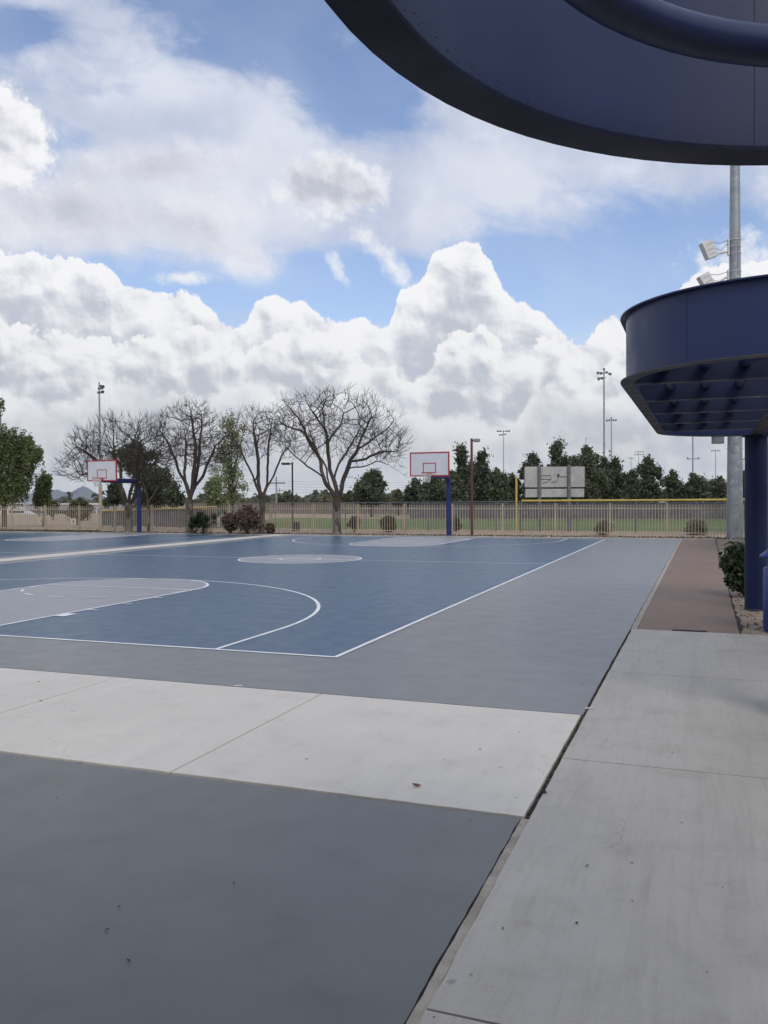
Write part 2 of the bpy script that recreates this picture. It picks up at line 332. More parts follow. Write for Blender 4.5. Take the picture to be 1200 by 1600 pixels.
MT['stucco'] = vary('dim_stucco_wall', (.20, .19, .18), (.17, .16, .155), 1.0, .85, bump=.3, bscale=40)
MT['white_wall'] = vary('white_warehouse_wall', (.60, .60, .60), (.52, .52, .53), .1, .7)
MT['roofing'] = mat('grey_roofing', (.22, .23, .25), .7)
MT['windscreen'] = vary('grey_windscreen_mesh', (.115, .115, .125), (.085, .085, .095), .8, .85, c3=(.17, .165, .16), s3=2.5)
MT['blockwall'] = vary('brown_block_wall', (.19, .165, .145), (.15, .13, .12), .3, .9, c3=(.11, .10, .10), s3=1.3)
MT['signback'] = vary('weathered_aluminium_sheet', (.44, .44, .43), (.37, .37, .365), 1.3, .5, .2, bump=.05, c3=(.50, .50, .49), s3=2.8)
MT['black'] = mat('black_rubber', (.015, .015, .016), .6)
MT['glass'] = mat('lamp_glass', (.35, .38, .42), .15)
MT['wire'] = mat('wire_grey', (.10, .10, .11), .5)
MT['carw'] = mat('car_paint', (.5, .5, .52), .3); MT['card'] = mat('dark_car_paint', (.05, .055, .07), .3)
MT['flange'] = vary('shaded_flange_enamel', (.008, .013, .045), (.007, .011, .038), 2, .5, 0, .3)  # same flange paint, darkened to paint in the shade of the overhead canopy

# ---------------------------------------------------------------- mesh helpers
class MB:
    def __init__(s): s.v = []; s.f = []
    def quad(s, *p):
        i = len(s.v); s.v += [tuple(q) for q in p]; s.f.append(tuple(range(i, i + len(p)))); return s
    def box(s, x0, y0, z0, x1, y1, z1):
        i = len(s.v)
        s.v += [(x0, y0, z0), (x1, y0, z0), (x1, y1, z0), (x0, y1, z0), (x0, y0, z1), (x1, y0, z1), (x1, y1, z1), (x0, y1, z1)]
        s.f += [tuple(i + k for k in q) for q in ((3, 2, 1, 0), (4, 5, 6, 7), (0, 1, 5, 4), (1, 2, 6, 5), (2, 3, 7, 6), (3, 0, 4, 7))]; return s
    def obox(s, c, ex, ey, ez):
        """oriented box: centre and three half-axis vectors"""
        i = len(s.v); c, ex, ey, ez = map(Vector, (c, ex, ey, ez))
        for z in (-1, 1):
            for a, b_ in ((-1, -1), (1, -1), (1, 1), (-1, 1)): s.v.append(tuple(c + ex * a + ey * b_ + ez * z))
        s.f += [tuple(i + k for k in q) for q in ((3, 2, 1, 0), (4, 5, 6, 7), (0, 1, 5, 4), (1, 2, 6, 5), (2, 3, 7, 6), (3, 0, 4, 7))]; return s
    def tube(s, pts, rad, n=10, cap=True):
        pts = [Vector(p) for p in pts]; m = len(pts)
        rad = [rad] * m if not hasattr(rad, '__len__') else rad
        up = None; st = len(s.v)
        for k, p in enumerate(pts):
            t = (pts[min(k + 1, m - 1)] - pts[max(k - 1, 0)])
            t = t.normalized() if t.length > 1e-9 else Vector((0, 0, 1))
            if up is None: up = t.orthogonal().normalized()
            up = (up - t * up.dot(t)); up = up.normalized() if up.length > 1e-6 else t.orthogonal().normalized()
            w = t.cross(up)
            for j in range(n):
                a = 2 * math.pi * j / n
                s.v.append(tuple(p + (up * math.cos(a) + w * math.sin(a)) * rad[k]))
        for k in range(m - 1):
            for j in range(n):
                a, b_ = st + k * n + j, st + k * n + (j + 1) % n
                s.f.append((a, b_, b_ + n, a + n))
        if cap: s.f.append(tuple(st + j for j in range(n))[::-1]); s.f.append(tuple(st + (m - 1) * n + j for j in range(n)))
        return s
    def lathe(s, c, prof, n=24, caps=True):
        st = len(s.v); c = Vector(c)
        for r_, z in prof:
            for j in range(n):
                a = 2 * math.pi * j / n; s.v.append((c.x + r_ * math.cos(a), c.y + r_ * math.sin(a), c.z + z))
        for k in range(len(prof) - 1):
            for j in range(n):
                a, b_ = st + k * n + j, st + k * n + (j + 1) % n; s.f.append((a, b_, b_ + n, a + n))
        if caps: s.f.append(tuple(st + j for j in range(n))[::-1]); s.f.append(tuple(st + (len(prof) - 1) * n + j for j in range(n)))
        return s
    def build(s, name, m, parent=None, loc=(0, 0, 0), smooth=False):
        me = bpy.data.meshes.new(name); me.from_pydata(s.v, [], s.f); me.update()
        o = bpy.data.objects.new(name, me); COL.objects.link(o); me.materials.append(MT[m] if isinstance(m, str) else m)
        o.location = loc
        if parent is not None: o.parent = parent
        if smooth:
            me.polygons.foreach_set('use_smooth', [True] * len(me.polygons))
            try: me.set_sharp_from_angle(angle=R(38))
            except Exception: pass
        return o
def bevel(o, w=.01, seg=2):
    b_ = o.modifiers.new('bevel', 'BEVEL'); b_.width = w; b_.segments = seg; b_.limit_method = 'ANGLE'; return o
def tag(o, label=None, cat=None, group=None, kind=None):
    for k, v in (('label', label), ('category', cat), ('group', group), ('kind', kind)):
        if v: o[k] = v
    return o
def thing(name, loc, label, cat, group=None, rz=0):
    o = bpy.data.objects.new(name, None); COL.objects.link(o); o.location = loc; o.rotation_euler = (0, 0, rz)
    o.empty_display_size = .2
    return tag(o, label, cat, group)
def struct(o): return tag(o, kind='structure')
def copy_tree(o, parent=None):
    c = o.copy(); COL.objects.link(c); c.parent = parent
    for ch in [x for x in bpy.data.objects if x.parent == o]: copy_tree(ch, c)
    return c
def jit_rect(x0, y0, x1, y1, step=.12, amp=(0, 0, 0, 0), seed=1):
    """closed outline of a slab; amp = chip depth on the bottom, right, top, left side"""
    rr = random.Random(seed); P = []
    C = [(x0, y0), (x1, y0), (x1, y1), (x0, y1)]; N = [(0, 1), (-1, 0), (0, -1), (1, 0)]
    for k in range(4):
        a, b_ = C[k], C[(k + 1) % 4]; L = math.hypot(b_[0] - a[0], b_[1] - a[1])
        n = max(1, int(L / step)) if amp[k] else 1; w = 0.0
        for i in range(n):
            t = i / n
            w = max(0, w * .6 + rr.uniform(-.35, .6) * amp[k]) if i else 0
            P.append((a[0] + (b_[0] - a[0]) * t + N[k][0] * w, a[1] + (b_[1] - a[1]) * t + N[k][1] * w))
    return P
def slab(mb, P, z0, z1):
    i = len(mb.v); n = len(P)
    mb.v += [(x, y, z1) for x, y in P] + [(x, y, z0) for x, y in P]
    mb.f.append(tuple(i + k for k in range(n)))
    for k in range(n): mb.f.append((i + (k + 1) % n, i + k, i + n + k, i + n + (k + 1) % n))
    return mb
def sheet(name, P, z, m):
    mb = MB(); mb.quad(*[(x, y, z) for x, y in P]); return struct(mb.build(name, m))
def rect(x0, y0, x1, y1): return [(x0, y0), (x1, y0), (x1, y1), (x0, y1)]

# leaves: many small bent quads spread through clumps
def leaves(centres, radii, n, size, seed=0, flat=1.0, shell=.5, droop=0.0, long=1.6):
    rg = np.random.default_rng(seed)
    C = np.asarray(centres, float); Rr = np.asarray(radii, float)
    w = Rr ** 2; idx = rg.choice(len(C), n, p=w / w.sum())
    d = rg.normal(size=(n, 3)); d /= np.linalg.norm(d, axis=1, keepdims=True)
    rad = (shell + (1 - shell) * rg.random(n)) * Rr[idx] * (1 + .18 * rg.normal(size=n))
    p = C[idx] + d * rad[:, None] * np.array([1, 1, flat])
    a = rg.normal(size=(n, 3)) + d * .5; a[:, 2] -= droop; a /= np.linalg.norm(a, axis=1, keepdims=True)
    b_ = np.cross(a, rg.normal(size=(n, 3))); b_ /= np.linalg.norm(b_, axis=1, keepdims=True)
    s = size * (.6 + .8 * rg.random(n))[:, None]
    A, B = a * s * long * .5, b_ * s * .5
    V = np.stack([p - A, p - A * .1 - B, p + A, p - A * .1 + B], 1).reshape(-1, 3)
    return V
def leaf_obj(name, V, m, parent=None, loc=(0, 0, 0)):
    n = len(V) // 4; me = bpy.data.meshes.new(name)
    me.vertices.add(n * 4); me.vertices.foreach_set('co', V.astype(np.float32).ravel())
    me.loops.add(n * 4); me.loops.foreach_set('vertex_index', np.arange(n * 4, dtype=np.int32))
    me.polygons.add(n); me.polygons.foreach_set('loop_start', np.arange(0, n * 4, 4, dtype=np.int32)); me.polygons.foreach_set('loop_total', np.full(n, 4, dtype=np.int32))
    me.update(calc_edges=True); me.materials.append(MT[m])
    o = bpy.data.objects.new(name, me); COL.objects.link(o); o.location = loc
    if parent is not None: o.parent = parent
    return o
def clumps(n, prof, seed, rmin=.5, rmax=.9, lean=(0, 0)):
    """clump centres filling a crown whose half-width at height t (0..1) is prof(t); returns centres, radii in units of the crown"""
    rg = random.Random(seed); C = []; Q = []
    while len(C) < n:
        t = rg.random(); w = prof(t); a = rg.uniform(0, 2 * math.pi); k = math.sqrt(rg.random())
        if w <= 0 or rg.random() > w * 1.2 + .15: continue
        C.append((math.cos(a) * k * w + lean[0] * t, math.sin(a) * k * w + lean[1] * t, t)); Q.append(rg.uniform(rmin, rmax))
    return C, Q

# ================================================================ GROUND AND COURTS
def sstep(a, b_, x): q = max(0.0, min(1.0, (x - a) / (b_ - a))); return q * q * (3 - 2 * q)
gx = [-9000, -4000, -1500, -700, -400, -300, -240, -200, -170, -145, -120, -100, -85, -70, -60, -50, -40, -30, -20, -10, 0, 20, 60, 200, 1000, 9000]
gy = [-3000, -200, -40, 0, 30, 45, 60, 70, 80, 90, 100, 110, 120, 135, 150, 170, 200, 240, 300, 450, 800, 2000, 5000, 12000]
mb = MB()
for y in gy:
    for x in gx: mb.v.append((x, y, -.06 - 6.5 * sstep(78, 260, y) * sstep(-8, -50, x)))
for j in range(len(gy) - 1):
    for i in range(len(gx) - 1): a = j * len(gx) + i; mb.f.append((a, a + 1, a + len(gx) + 1, a + len(gx)))
struct(mb.build('ground', 'dirt', smooth=True))
PX0, PX1, PY0, PY1 = -27.5, 10.438, -1.68, 29.8
# painted pad, with chipped edges where it meets the concrete
mb = MB(); slab(mb, jit_rect(PX0, PY0, PX1, PY1, .10, (.006, .008, 0, 0), 3), -.05, 0)
struct(mb.build('court_pad', 'pad'))
mb = MB(); slab(mb, rect(PX0, PY1 + .006, 11.83, PY1 + .22), -.05, .012); struct(mb.build('kerb_strip', 'conc'))
# far strip of bare concrete between the two courts
sheet('concrete_strip', rect(-9.12, PY0, -8.12, PY1), .004, 'conc')
# concrete band across the foreground, in panels
mb = MB(); xs = [10.43, 8.06, 5.76, 3.46, 1.16, -1.14, -3.44, -5.74, -8.04, -10.3, -12.6, -15, -17.3, -20, -22.3, -24.6, -27.5]
for k in range(len(xs) - 1):
    slab(mb, jit_rect(xs[k + 1] + .005, -4.115, xs[k] - .005, -1.70, .10, (.008, .006 if k == 0 else 0, .004, 0), 20 + k), -.05, .002)
struct(mb.build('concrete_band', 'conc'))
mb = MB(); slab(mb, jit_rect(PX0, -24, 10.413, -4.15, .07, (0, .008, .006, 0), 5), -.05, 0)
struct(mb.build('grey_slab', 'pad2'))
mb = MB(); slab(mb, jit_rect(10.416, -24, 10.4605, -4.135, .05, (0, .0, 0, .005), 9), -.05, -.003); struct(mb.build('slab_edging', 'beige'))
mb = MB(); ys = [-24, -18.35, -15.28, -12.21, -9.14, -6.06, -2.95, .20, 3.24]
for k in range(len(ys) - 1):
    for x0, x1, e in ((10.462, 13.36, 1),):
        slab(mb, jit_rect(x0, ys[k] + .006, x1, ys[k + 1] - .006, .10, (.003, 0, .003, .006), 40 + k), -.05, .004)
struct(mb.build('walkway', 'walk'))
mb = MB(); slab(mb, jit_rect(10.53, 3.25, 11.83, PY1, .12, (0, .012, 0, 0), 61), -.05, 0); struct(mb.build('red_path', 'red'))
mb = MB(); slab(mb, jit_rect(10.442, 3.25, 10.525, PY1, .12, (0, 0, 0, .008), 62), -.05, .003); struct(mb.build('path_edging', 'beige'))
sheet('joint_filler', rect(PX0, -24, 13.36, PY1 + .1), -.022, 'joint')
# planting bed beside the path
mb = MB(); rr = random.Random(4); nx, ny = 22, 90
for j in range(ny + 1):
    for i in range(nx + 1):
        x = 11.812 + 14 * (i / nx) ** 1.6; y = 3.25 + 28.2 * j / ny
        mb.v.append((x, y, -.03 + (rr.uniform(0, .03) + .02 * min(i, 3) / 3 if i else -.010)))
for j in range(ny):
    for i in range(nx): a = j * (nx + 1) + i; mb.f.append((a, a + 1, a + nx + 2, a + nx + 1))
struct(mb.build('bed_soil', 'bed', smooth=True))
# dirt strip, dry lawn on the left, sports field behind
def bumpy(name, x0, y0, x1, y1, z, amp, nx, ny, m, seed):
    rr = random.Random(seed); mb = MB()
    for j in range(ny + 1):
        for i in range(nx + 1):
            e = 0 if i in (0, nx) or j in (0, ny) else 1
            mb.v.append((x0 + (x1 - x0) * i / nx, y0 + (y1 - y0) * j / ny, z + e * rr.uniform(-amp, amp)))
    for j in range(ny):
        for i in range(nx): a = j * (nx + 1) + i; mb.f.append((a, a + 1, a + nx + 2, a + nx + 1))
    return struct(mb.build(name, m, smooth=True))
bumpy('dirt_verge', -60, PY1 + .23, 26, 38.5, -.02, .02, 120, 20, 'dirt', 2)
bumpy('dry_lawn', -50, PY1 + .23, -20.0, 31.5, .01, .03, 60, 8, 'drygrass', 3)
bumpy('dry_lawn', -60, 8, PX0 - .05, PY1 + .22, .01, .02, 20, 20, 'drygrass', 4)
P4 = [G(u, v) for u, v in ((330, 824), (1500, 832), (1500, 811), (640, 810.5), (440, 808))]
sheet('sports_field', [(p.x, p.y) for p in P4], -.03, 'lawn')

# court paint: blue field, grey areas and white lines, each a sheet above the last
HW, L, R3, YB, FT, KW = 7.44, 28.68, 5.86, 1.70, 5.76, 1.83
ZL = [0.005]
def line(mb, pts, w, closed=False):
    z = ZL[0]; ZL[0] += .0002
    n = len(pts); Lp, Rp = [], []
    for i in range(n):
        a = pts[i - 1] if (i or closed) else pts[i]; c = pts[(i + 1) % n] if (i < n - 1 or closed) else pts[i]
        dx, dy = c[0] - a[0], c[1] - a[1]; q = math.hypot(dx, dy); nx_, ny_ = -dy / q * w / 2, dx / q * w / 2
        Lp.append((pts[i][0] + nx_, pts[i][1] + ny_)); Rp.append((pts[i][0] - nx_, pts[i][1] - ny_))
    for i in range(n if closed else n - 1):
        j = (i + 1) % n; mb.quad((*Rp[i], z), (*Rp[j], z), (*Lp[j], z), (*Lp[i], z))
def arc(cx, cy, r_, a0, a1, n=48): return [(cx + r_ * math.cos(a0 + (a1 - a0) * i / n), cy + r_ * math.sin(a0 + (a1 - a0) * i / n)) for i in range(n + 1)]
PI = math.pi
def court(cx, x0, x1):
    sheet('court_surface', rect(x0, 0, x1, L), .002, 'blue')
    g = MB(); w = .060
    g.quad(*[(x, y, .0035) for x, y in arc(cx, L / 2, KW, 0, 2 * PI, 64)[:-1]])
    for s in (0, 1):
        f = (lambda y: y) if s == 0 else (lambda y: L - y)
        P = [(cx - KW, 0), (cx + KW, 0), (cx + KW, FT)] + arc(cx, FT, KW, 0, PI, 32)[1:-1] + [(cx - KW, FT)]
        P = [(x, f(y)) for x, y in P]
        if s: P = P[::-1]
        g.quad(*[(x, y, .0035) for x, y in P])
    struct(g.build('key_paint', 'key'))
    ZL[0] = .005; m_ = MB()
    line(m_, [(x0, w / 2), (x1, w / 2)], w); line(m_, [(x0, L - w / 2), (x1, L - w / 2)], w)
    for x in (x0, x1): line(m_, [(x, 0), (x, L)], w)
    line(m_, [(x0, L / 2), (x1, L / 2)], w)
    line(m_, arc(cx, L / 2, KW, 0, 2 * PI, 64)[:-1], w, True); line(m_, arc(cx, L / 2, .61, 0, 2 * PI, 40)[:-1], w, True)
    for s in (0, 1):
        f = (lambda y: y) if s == 0 else (lambda y: L - y)
        F_ = lambda P: [(x, f(y)) for x, y in P]
        line(m_, F_([(cx + R3, 0), (cx + R3, YB)] + arc(cx, YB, R3, 0, PI, 72)[1:] + [(cx - R3, 0)]), w)
        for k in (-1, 1):
            line(m_, F_([(cx + k * KW, 0), (cx + k * KW, FT)]), w)
            for y0, hh in ((2.6, .05), (3.5, .05), (4.4, .05)): line(m_, F_([(cx + k * (KW + .02), y0), (cx + k * (KW + .22), y0)]), hh)
            line(m_, F_([(cx + k * (KW + .02), 1.95), (cx + k * (KW + .22), 1.95)]), .30)
        line(m_, F_([(cx - KW, FT), (cx + KW, FT)]), w); line(m_, F_(arc(cx, FT, KW, 0, PI, 36)), w)
        for i in range(7):
            a = -PI + PI * (i + .25) / 7; line(m_, F_(arc(cx, FT, KW, a, a + PI * .5 / 7, 6)), w)
    struct(m_.build('court_lines', 'line'))
court(0, -7.49, HW)
court(-17.15, -24.6, -9.66)

# ================================================================ STEEL SHADE CANOPIES
RX = Vector((math.cos(YAW), -math.sin(YAW), 0)); FW = Vector((math.sin(YAW), math.cos(YAW), 0)); UP = Vector((0, 0, 1))
def stadium(cx, y0, y1, r_, n=40):
    """closed outline: two half circles joined by straight sides"""
    P = [(cx + r_ * math.cos(PI * i / n), y1 + r_ * math.sin(PI * i / n)) for i in range(n + 1)]
    return P + [(cx - r_ * math.cos(PI * i / n), y0 - r_ * math.sin(PI * i / n)) for i in range(n + 1)]
def ring(mb, cx, y0, y1, ro, ri, z0, z1, n=40):
    O, I = stadium(cx, y0, y1, ro, n), stadium(cx, y0, y1, ri, n); k = len(O); s = len(mb.v)
    for L_, z in ((O, z0), (O, z1), (I, z1), (I, z0)): mb.v += [(x, y, z) for x, y in L_]
    for i in range(k):
        j = (i + 1) % k
        for q in range(4): a, b_ = q * k, ((q + 1) % 4) * k; mb.f.append((s + a + i, s + a + j, s + b_ + j, s + b_ + i))
def canopy(label, cx, y0, y1, slats, cols, beam_x, fl='edge'):
    Z0, Z1 = 2.80, 3.36
    t = thing('shade_canopy', (cx, y1, 0), label, 'canopy', 'rounded steel shade canopies')
    lo = (-cx, -y1, 0)
    w = MB(); ring(w, cx, y0, y1, 1.252, 1.238, Z0 + .012, Z1 - .012); w.build('fascia', 'navy', t, lo, True)
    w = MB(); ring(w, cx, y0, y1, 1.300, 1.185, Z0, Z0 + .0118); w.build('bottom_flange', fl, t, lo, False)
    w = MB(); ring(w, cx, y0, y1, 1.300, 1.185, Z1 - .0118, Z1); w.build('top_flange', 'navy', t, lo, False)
    # a little dry litter lying on the bottom flange
    rr = random.Random(int(y1 * 10)); w = MB(); O = [(cx + (x - cx) * 1.0, y) for x, y in stadium(cx, y0, y1, 1.192, 60)]
    for x, y in O:
        for q in range(14):
            a = rr.uniform(0, 6.3); s = rr.uniform(.0004, .0011); c = Vector((x + rr.uniform(-.035, .035), y + rr.uniform(-.035, .035), Z0 + .013 + s * .4))
            w.obox(c, (math.cos(a) * s * 2, math.sin(a) * s * 2, 0), (-math.sin(a) * s, math.cos(a) * s, 0), (0, 0, s * .35))
    o = w.build('leaf_litter', 'litter', t, lo); o['kind'] = 'stuff'
    for r_, zz in ((.93, 2.955), (.60, 2.955), (.28, 2.955)):
        P = stadium(cx, y0, y1, r_, 40); P.append(P[0]); w = MB(); w.tube([(x, y, zz) for x, y in P], .048, 20, False); w.build('tube_rail', 'navy', t, lo, True)
    ws = []
    for yy in [y1 - k * 2.4 for k in range(int((y1 - y0) / 2.4) + 1)]:
        for sx_ in (-1, 1): w = MB(); ws.append(w); w.obox((cx + sx_ * 1.245, yy, (Z0 + Z1) / 2), (.0095, 0, 0), (0, .004, 0), (0, 0, .262))
    for aa in (.9, 1.95, -.9, -2.2):
        w = MB(); ws.append(w); c_ = Vector((cx + 1.245 * math.cos(aa), (y1 if aa > 0 else y0) + 1.245 * math.sin(aa), (Z0 + Z1) / 2)); w.obox(c_, (.0095 * math.cos(aa), .0095 * math.sin(aa), 0), (-.004 * math.sin(aa), .004 * math.cos(aa), 0), (0, 0, .262))
    for w in ws: w.build('weld_seam', 'navy', t, lo)
    w = MB()
    for yy in [y0 - .9 + k * .6 for k in range(int((y1 - y0 + 1.8) / .6) + 1)]:
        for sx_ in (-1, 1): w.lathe((beam_x + sx_ * .06, yy, Z0 - .024), [(.014, 0), (.014, .0078)], 6)
    w.build('bolt', 'edge', t, lo)['kind'] = 'stuff'
    for y in slats:
        e = max(0, abs(y - (y1 if y > (y0 + y1) / 2 else y0))) if (y > y1 or y < y0) else 0
        h = math.sqrt(1.236 ** 2 - e * e)
        w = MB(); w.box(cx - h, y - .012, Z0 + .015, cx + h, y + .012, Z0 + .40); s_ = w.build('slat', 'slat', t, lo)
        w = MB(); w.box(cx - h + .02, y - .022, Z0 + .004, cx + h - .02, y + .022, Z0 + .0148); w.build('slat_edge', 'edge', s_)
    w = MB(); w.box(beam_x - .10, y0 - 1.15, Z0 - .016, beam_x + .10, y1 + 1.15, Z0 - .002); w.box(beam_x - .008, y0 - 1.1, Z0 - .0015, beam_x + .008, y1 + 1.1, Z0 + .003); w.build('spine_beam', 'edge', t, lo)
    for y in cols:
        w = MB(); w.lathe((beam_x, y, 0), [(.172, -.1), (.172, 2.76)], 40)
        c = w.build('column', 'royal', t, lo, True)
        w = MB(); w.lathe((beam_x, y, 0), [(.21, 2.761), (.21, 2.783)], 32); w.build('cap_plate', 'royal', c, (0, 0, 0))
        w = MB(); w.lathe((beam_x, y, 0), [(.178, -.05), (.178, .02)], 32); w.build('base_collar', 'edge', c, (0, 0, 0))
    return t
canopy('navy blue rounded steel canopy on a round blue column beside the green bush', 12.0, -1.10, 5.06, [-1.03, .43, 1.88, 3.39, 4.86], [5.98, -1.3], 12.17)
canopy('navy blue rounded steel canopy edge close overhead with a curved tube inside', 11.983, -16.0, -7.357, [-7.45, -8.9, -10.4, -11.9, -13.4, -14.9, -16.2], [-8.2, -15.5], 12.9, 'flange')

# bin at the right edge
t = thing('litter_bin', (12.42, 3.60, 0), 'royal blue round litter bin with a lid on the walkway by the blue column', 'bin')
w = MB(); w.lathe((0, 0, 0), [(.27, .0), (.29, .03), (.29, .84), (.27, .87)], 32); w.build('body', 'bin', t, smooth=True)
w = MB(); w.lathe((0, 0, 0), [(.30, .985), (.335, 1.0), (.335, 1.02), (.24, 1.10), (.05, 1.14)], 32); w.build('lid', 'bin', t, smooth=True)
for a in range(4): w = MB(); x, y = .25 * math.cos(a * PI / 2 + .8), .25 * math.sin(a * PI / 2 + .8); w.tube([(x, y, .86), (x, y, .99)], .012, 8); w.build('lid_support', 'bin', t)
# building beyond the column, only its edge shows
t = thing('building', (15.6, 24.0, 0), 'dim grey park building showing as a sliver past the blue column', 'building')
w = MB(); w.box(-2.16, -4, -.1, 3.6, 3, 3.3); w.build('wall', 'stucco', t)
w = MB(); w.box(-2.2, -4.3, 3.302, 3.9, 3.3, 3.55); w.build('roof', 'roofing', t)
w = MB(); w.box(-.4, -4.03, 0, .6, -4.002, 2.1); dr = w.build('door', 'dark_post', t); w = MB(); w.box(.42, -4.07, 1.0, .5, -4.031, 1.1); w.build('handle', 'steel', dr)

# drain grate
t = tag(MB().build('drain_grate', 'black'), 'small black slotted drain grate at the near end of the red path', 'drain')
c0 = G(1053, 987); c1 = G(1086, 989)
w = MB()
for i in range(15):
    if i == 7: continue
    x = 10.99 + i * .029; w.box(x, 3.262, .002, x + .014, 3.325, .010)
w.box(10.985, 3.256, .0, 11.42, 3.2615, .011); w.box(10.985, 3.3255, .0, 11.42, 3.331, .011)
me = w.build('tmp', 'black').data; o_ = bpy.data.objects['tmp']; bpy.data.objects.remove(o_); t.data = me

# ================================================================ HOOPS
def hoop(label, x, y):
    t = thing('basketball_hoop', (x, y, 0), label, 'basketball hoop', 'basketball hoops at the far baselines')
    H, A, r_ = 2.82, 3.04, .38
    P = [(0, 0, -.02), (0, 0, 1.0), (0, 0, H - r_)] + [(0, -r_ + r_ * math.cos(a), H - r_ + r_ * math.sin(a)) for a in [PI / 2 * i / 8 for i in range(1, 9)]]
    w = MB(); w.tube(P + [(0, -A + .14, H)], .125, 20); w.build('pole', 'pole_blue', t, smooth=True)
    w = MB(); w.obox((0, -A + .12, H + .05), (.13, 0, 0), (0, .012, 0), (0, 0, .16)); w.obox((-.3, -A + .06, 3.2), (.02, 0, 0), (0, .04, 0), (0, 0, .45)); w.obox((.3, -A + .06, 3.2), (.02, 0, 0), (0, .04, 0), (0, 0, .45))
    for s in (-1, 1): w.tube([(0, -A + .5, H + .08), (s * .3, -A + .09, 3.35)], .02, 8)
    w.build('bracket', 'pole_blue', t)
    z0, z1, hw = 2.77, 3.85, .915
    w = MB(); w.box(-hw + .03, -A - .02, z0 + .03, hw - .03, -A + .018, z1 - .03); w.build('backboard', 'board', t)
    f = MB(); e = .055
    f.box(-hw, -A - .032, z0, hw, -A + .03, z0 + e); f.box(-hw, -A - .032, z1 - e, hw, -A + .03, z1)
    f.box(-hw, -A - .032, z0 + e, -hw + e, -A + .03, z1 - e); f.box(hw - e, -A - .032, z0 + e, hw, -A + .03, z1 - e)
    f.build('board_frame', 'red_paint', t)
    f = MB(); a, b0, b1 = .305, z0 + .14, z0 + .60; k = .042; Y = -A - .024
    f.box(-a, Y, b0, a, Y + .0035, b0 + k); f.box(-a, Y, b1 - k, a, Y + .0035, b1); f.box(-a, Y, b0 + k, -a + k, Y + .0035, b1 - k); f.box(a - k, Y, b0 + k, a, Y + .0035, b1 - k)
    f.build('target_square', 'red_paint', t)
    zr = z0 + .16; yc = -A - .39
    w = MB(); w.tube([(.229 * math.cos(2 * PI * i / 28), yc + .229 * math.sin(2 * PI * i / 28), zr) for i in range(29)], .018, 8, False)
    w.box(-.09, -A - .17, zr - .03, .09, -A - .033, zr + .012); w.obox((0, -A - .045, zr - .06), (.1, 0, 0), (0, .01, 0), (0, 0, .09))
    rim = w.build('rim', 'orange', t, smooth=True)
    w = MB(); n = 12
    for i in range(n):
        for s in (-1, 1):
            pts = []
            for q in range(5):
                a = 2 * PI * (i + s * q * .5) / n; rr_ = .228 - .10 * (q / 4) ** .7; pts.append((rr_ * math.cos(a), yc + rr_ * math.sin(a), zr - .012 - .42 * q / 4))
            w.tube(pts, .008, 4, False)
    w.build('net', 'net', rim)
    return t
hoop('basketball hoop with a red framed white backboard on the nearer full court', -.02, 30.5)
hoop('basketball hoop of the left court, its blue arm bending under the bare trees', -17.55, 30.3)

# ================================================================ FENCES
FY = 31.6
t = thing('picket_fence', (0, FY, 0), 'tan steel picket fence running along the far edge of the courts', 'fence')
pan = MB(); n = 18; SP = 2.5
for i in range(n):
    x = .115 + (SP - .23) * i / (n - 1); pan.box(x - .0125, -.0125, .06, x + .0125, .0125, 1.46)
for z in (.17, 1.27): pan.box(.036, -.020, z, SP - .036, .020, z + .035)
pm = None; pp = None
for k in range(-17, 8):
    x = 7.35 + SP * k
    if pm is None:
        pm = pan.build('panel', 'tan', t, (x, 0, 0)); q = MB(); q.box(-.035, -.035, -.05, .035, .035, 1.50); q.box(-.042, -.042, 1.5, .042, .042, 1.525); pp = q.build('post', 'tan', t, (x, 0, 0))
    else:
        dz_ = random.uniform(-.012, .012); lean_ = random.uniform(-.006, .006)
        for o_ in (pm, pp): c = o_.copy(); COL.objects.link(c); c.parent = t; c.location = (x, random.uniform(-.01, .01), dz_); c.rotation_euler = (random.uniform(-.008, .008), lean_, 0)
def chain_fence(label, A, B, h0, h1, cap, n, base=.05, solid=None):
    A, B = Vector(A), Vector(B); A.z = B.z = 0; Lw = (B - A).length; d = (B - A).normalized(); nn = Vector((-d.y, d.x, 0))
    t = thing('chain_link_fence' if not solid else 'windscreen_fence', A, label, 'fence')
    P = lambda s, z, o=0: tuple(d * s + nn * o + UP * z)
    hh = lambda s: h0 + (h1 - h0) * s / Lw
    for i in range(n + 1):
        s = Lw * i / n; w = MB(); w.tube([P(s, -.1), P(s, hh(s) + .02)], .038, 8); w.build('post', 'grey_post', t)
    if solid:
        w = MB(); w.quad(P(0, base, .045), P(Lw, base, .045), P(Lw, hh(Lw), .045), P(0, hh(0), .045)); o = w.build('windscreen', solid, t)
        o.modifiers.new('thickness', 'SOLIDIFY').thickness = .012
    else:
        w = MB(); st = .11; m_ = int(Lw / st); r_ = .0032
        for i in range(m_):
            for s_ in (1, -1):
                s0 = i * st; H = hh(s0) - base; s1 = s0 + s_ * H
                za, zb, sa, sb = base, base + H, s0, s1
                if sb < 0: zb = base + (s0 / H) * H; sb = 0
                if sb > Lw: zb = base + (Lw - s0); sb = Lw
                if zb - za > .05: w.tube([P(sa, za, s_ * r_), P(sb, zb, s_ * r_)], r_, 3, False)
        w.build('chain_mesh', 'grey_post', t)
    w = MB(); k = max(2, n)
    pts = [P(Lw * i / k, hh(Lw * i / k) + .03 + (random.uniform(-.012, .012) if cap else 0)) for i in range(k + 1)]
    w.tube(pts, .055 if cap else .024, 10); w.build('top_cap' if cap else 'top_rail', 'yellow' if cap else 'grey_post', t)
    return t
fa = G(815, 831)
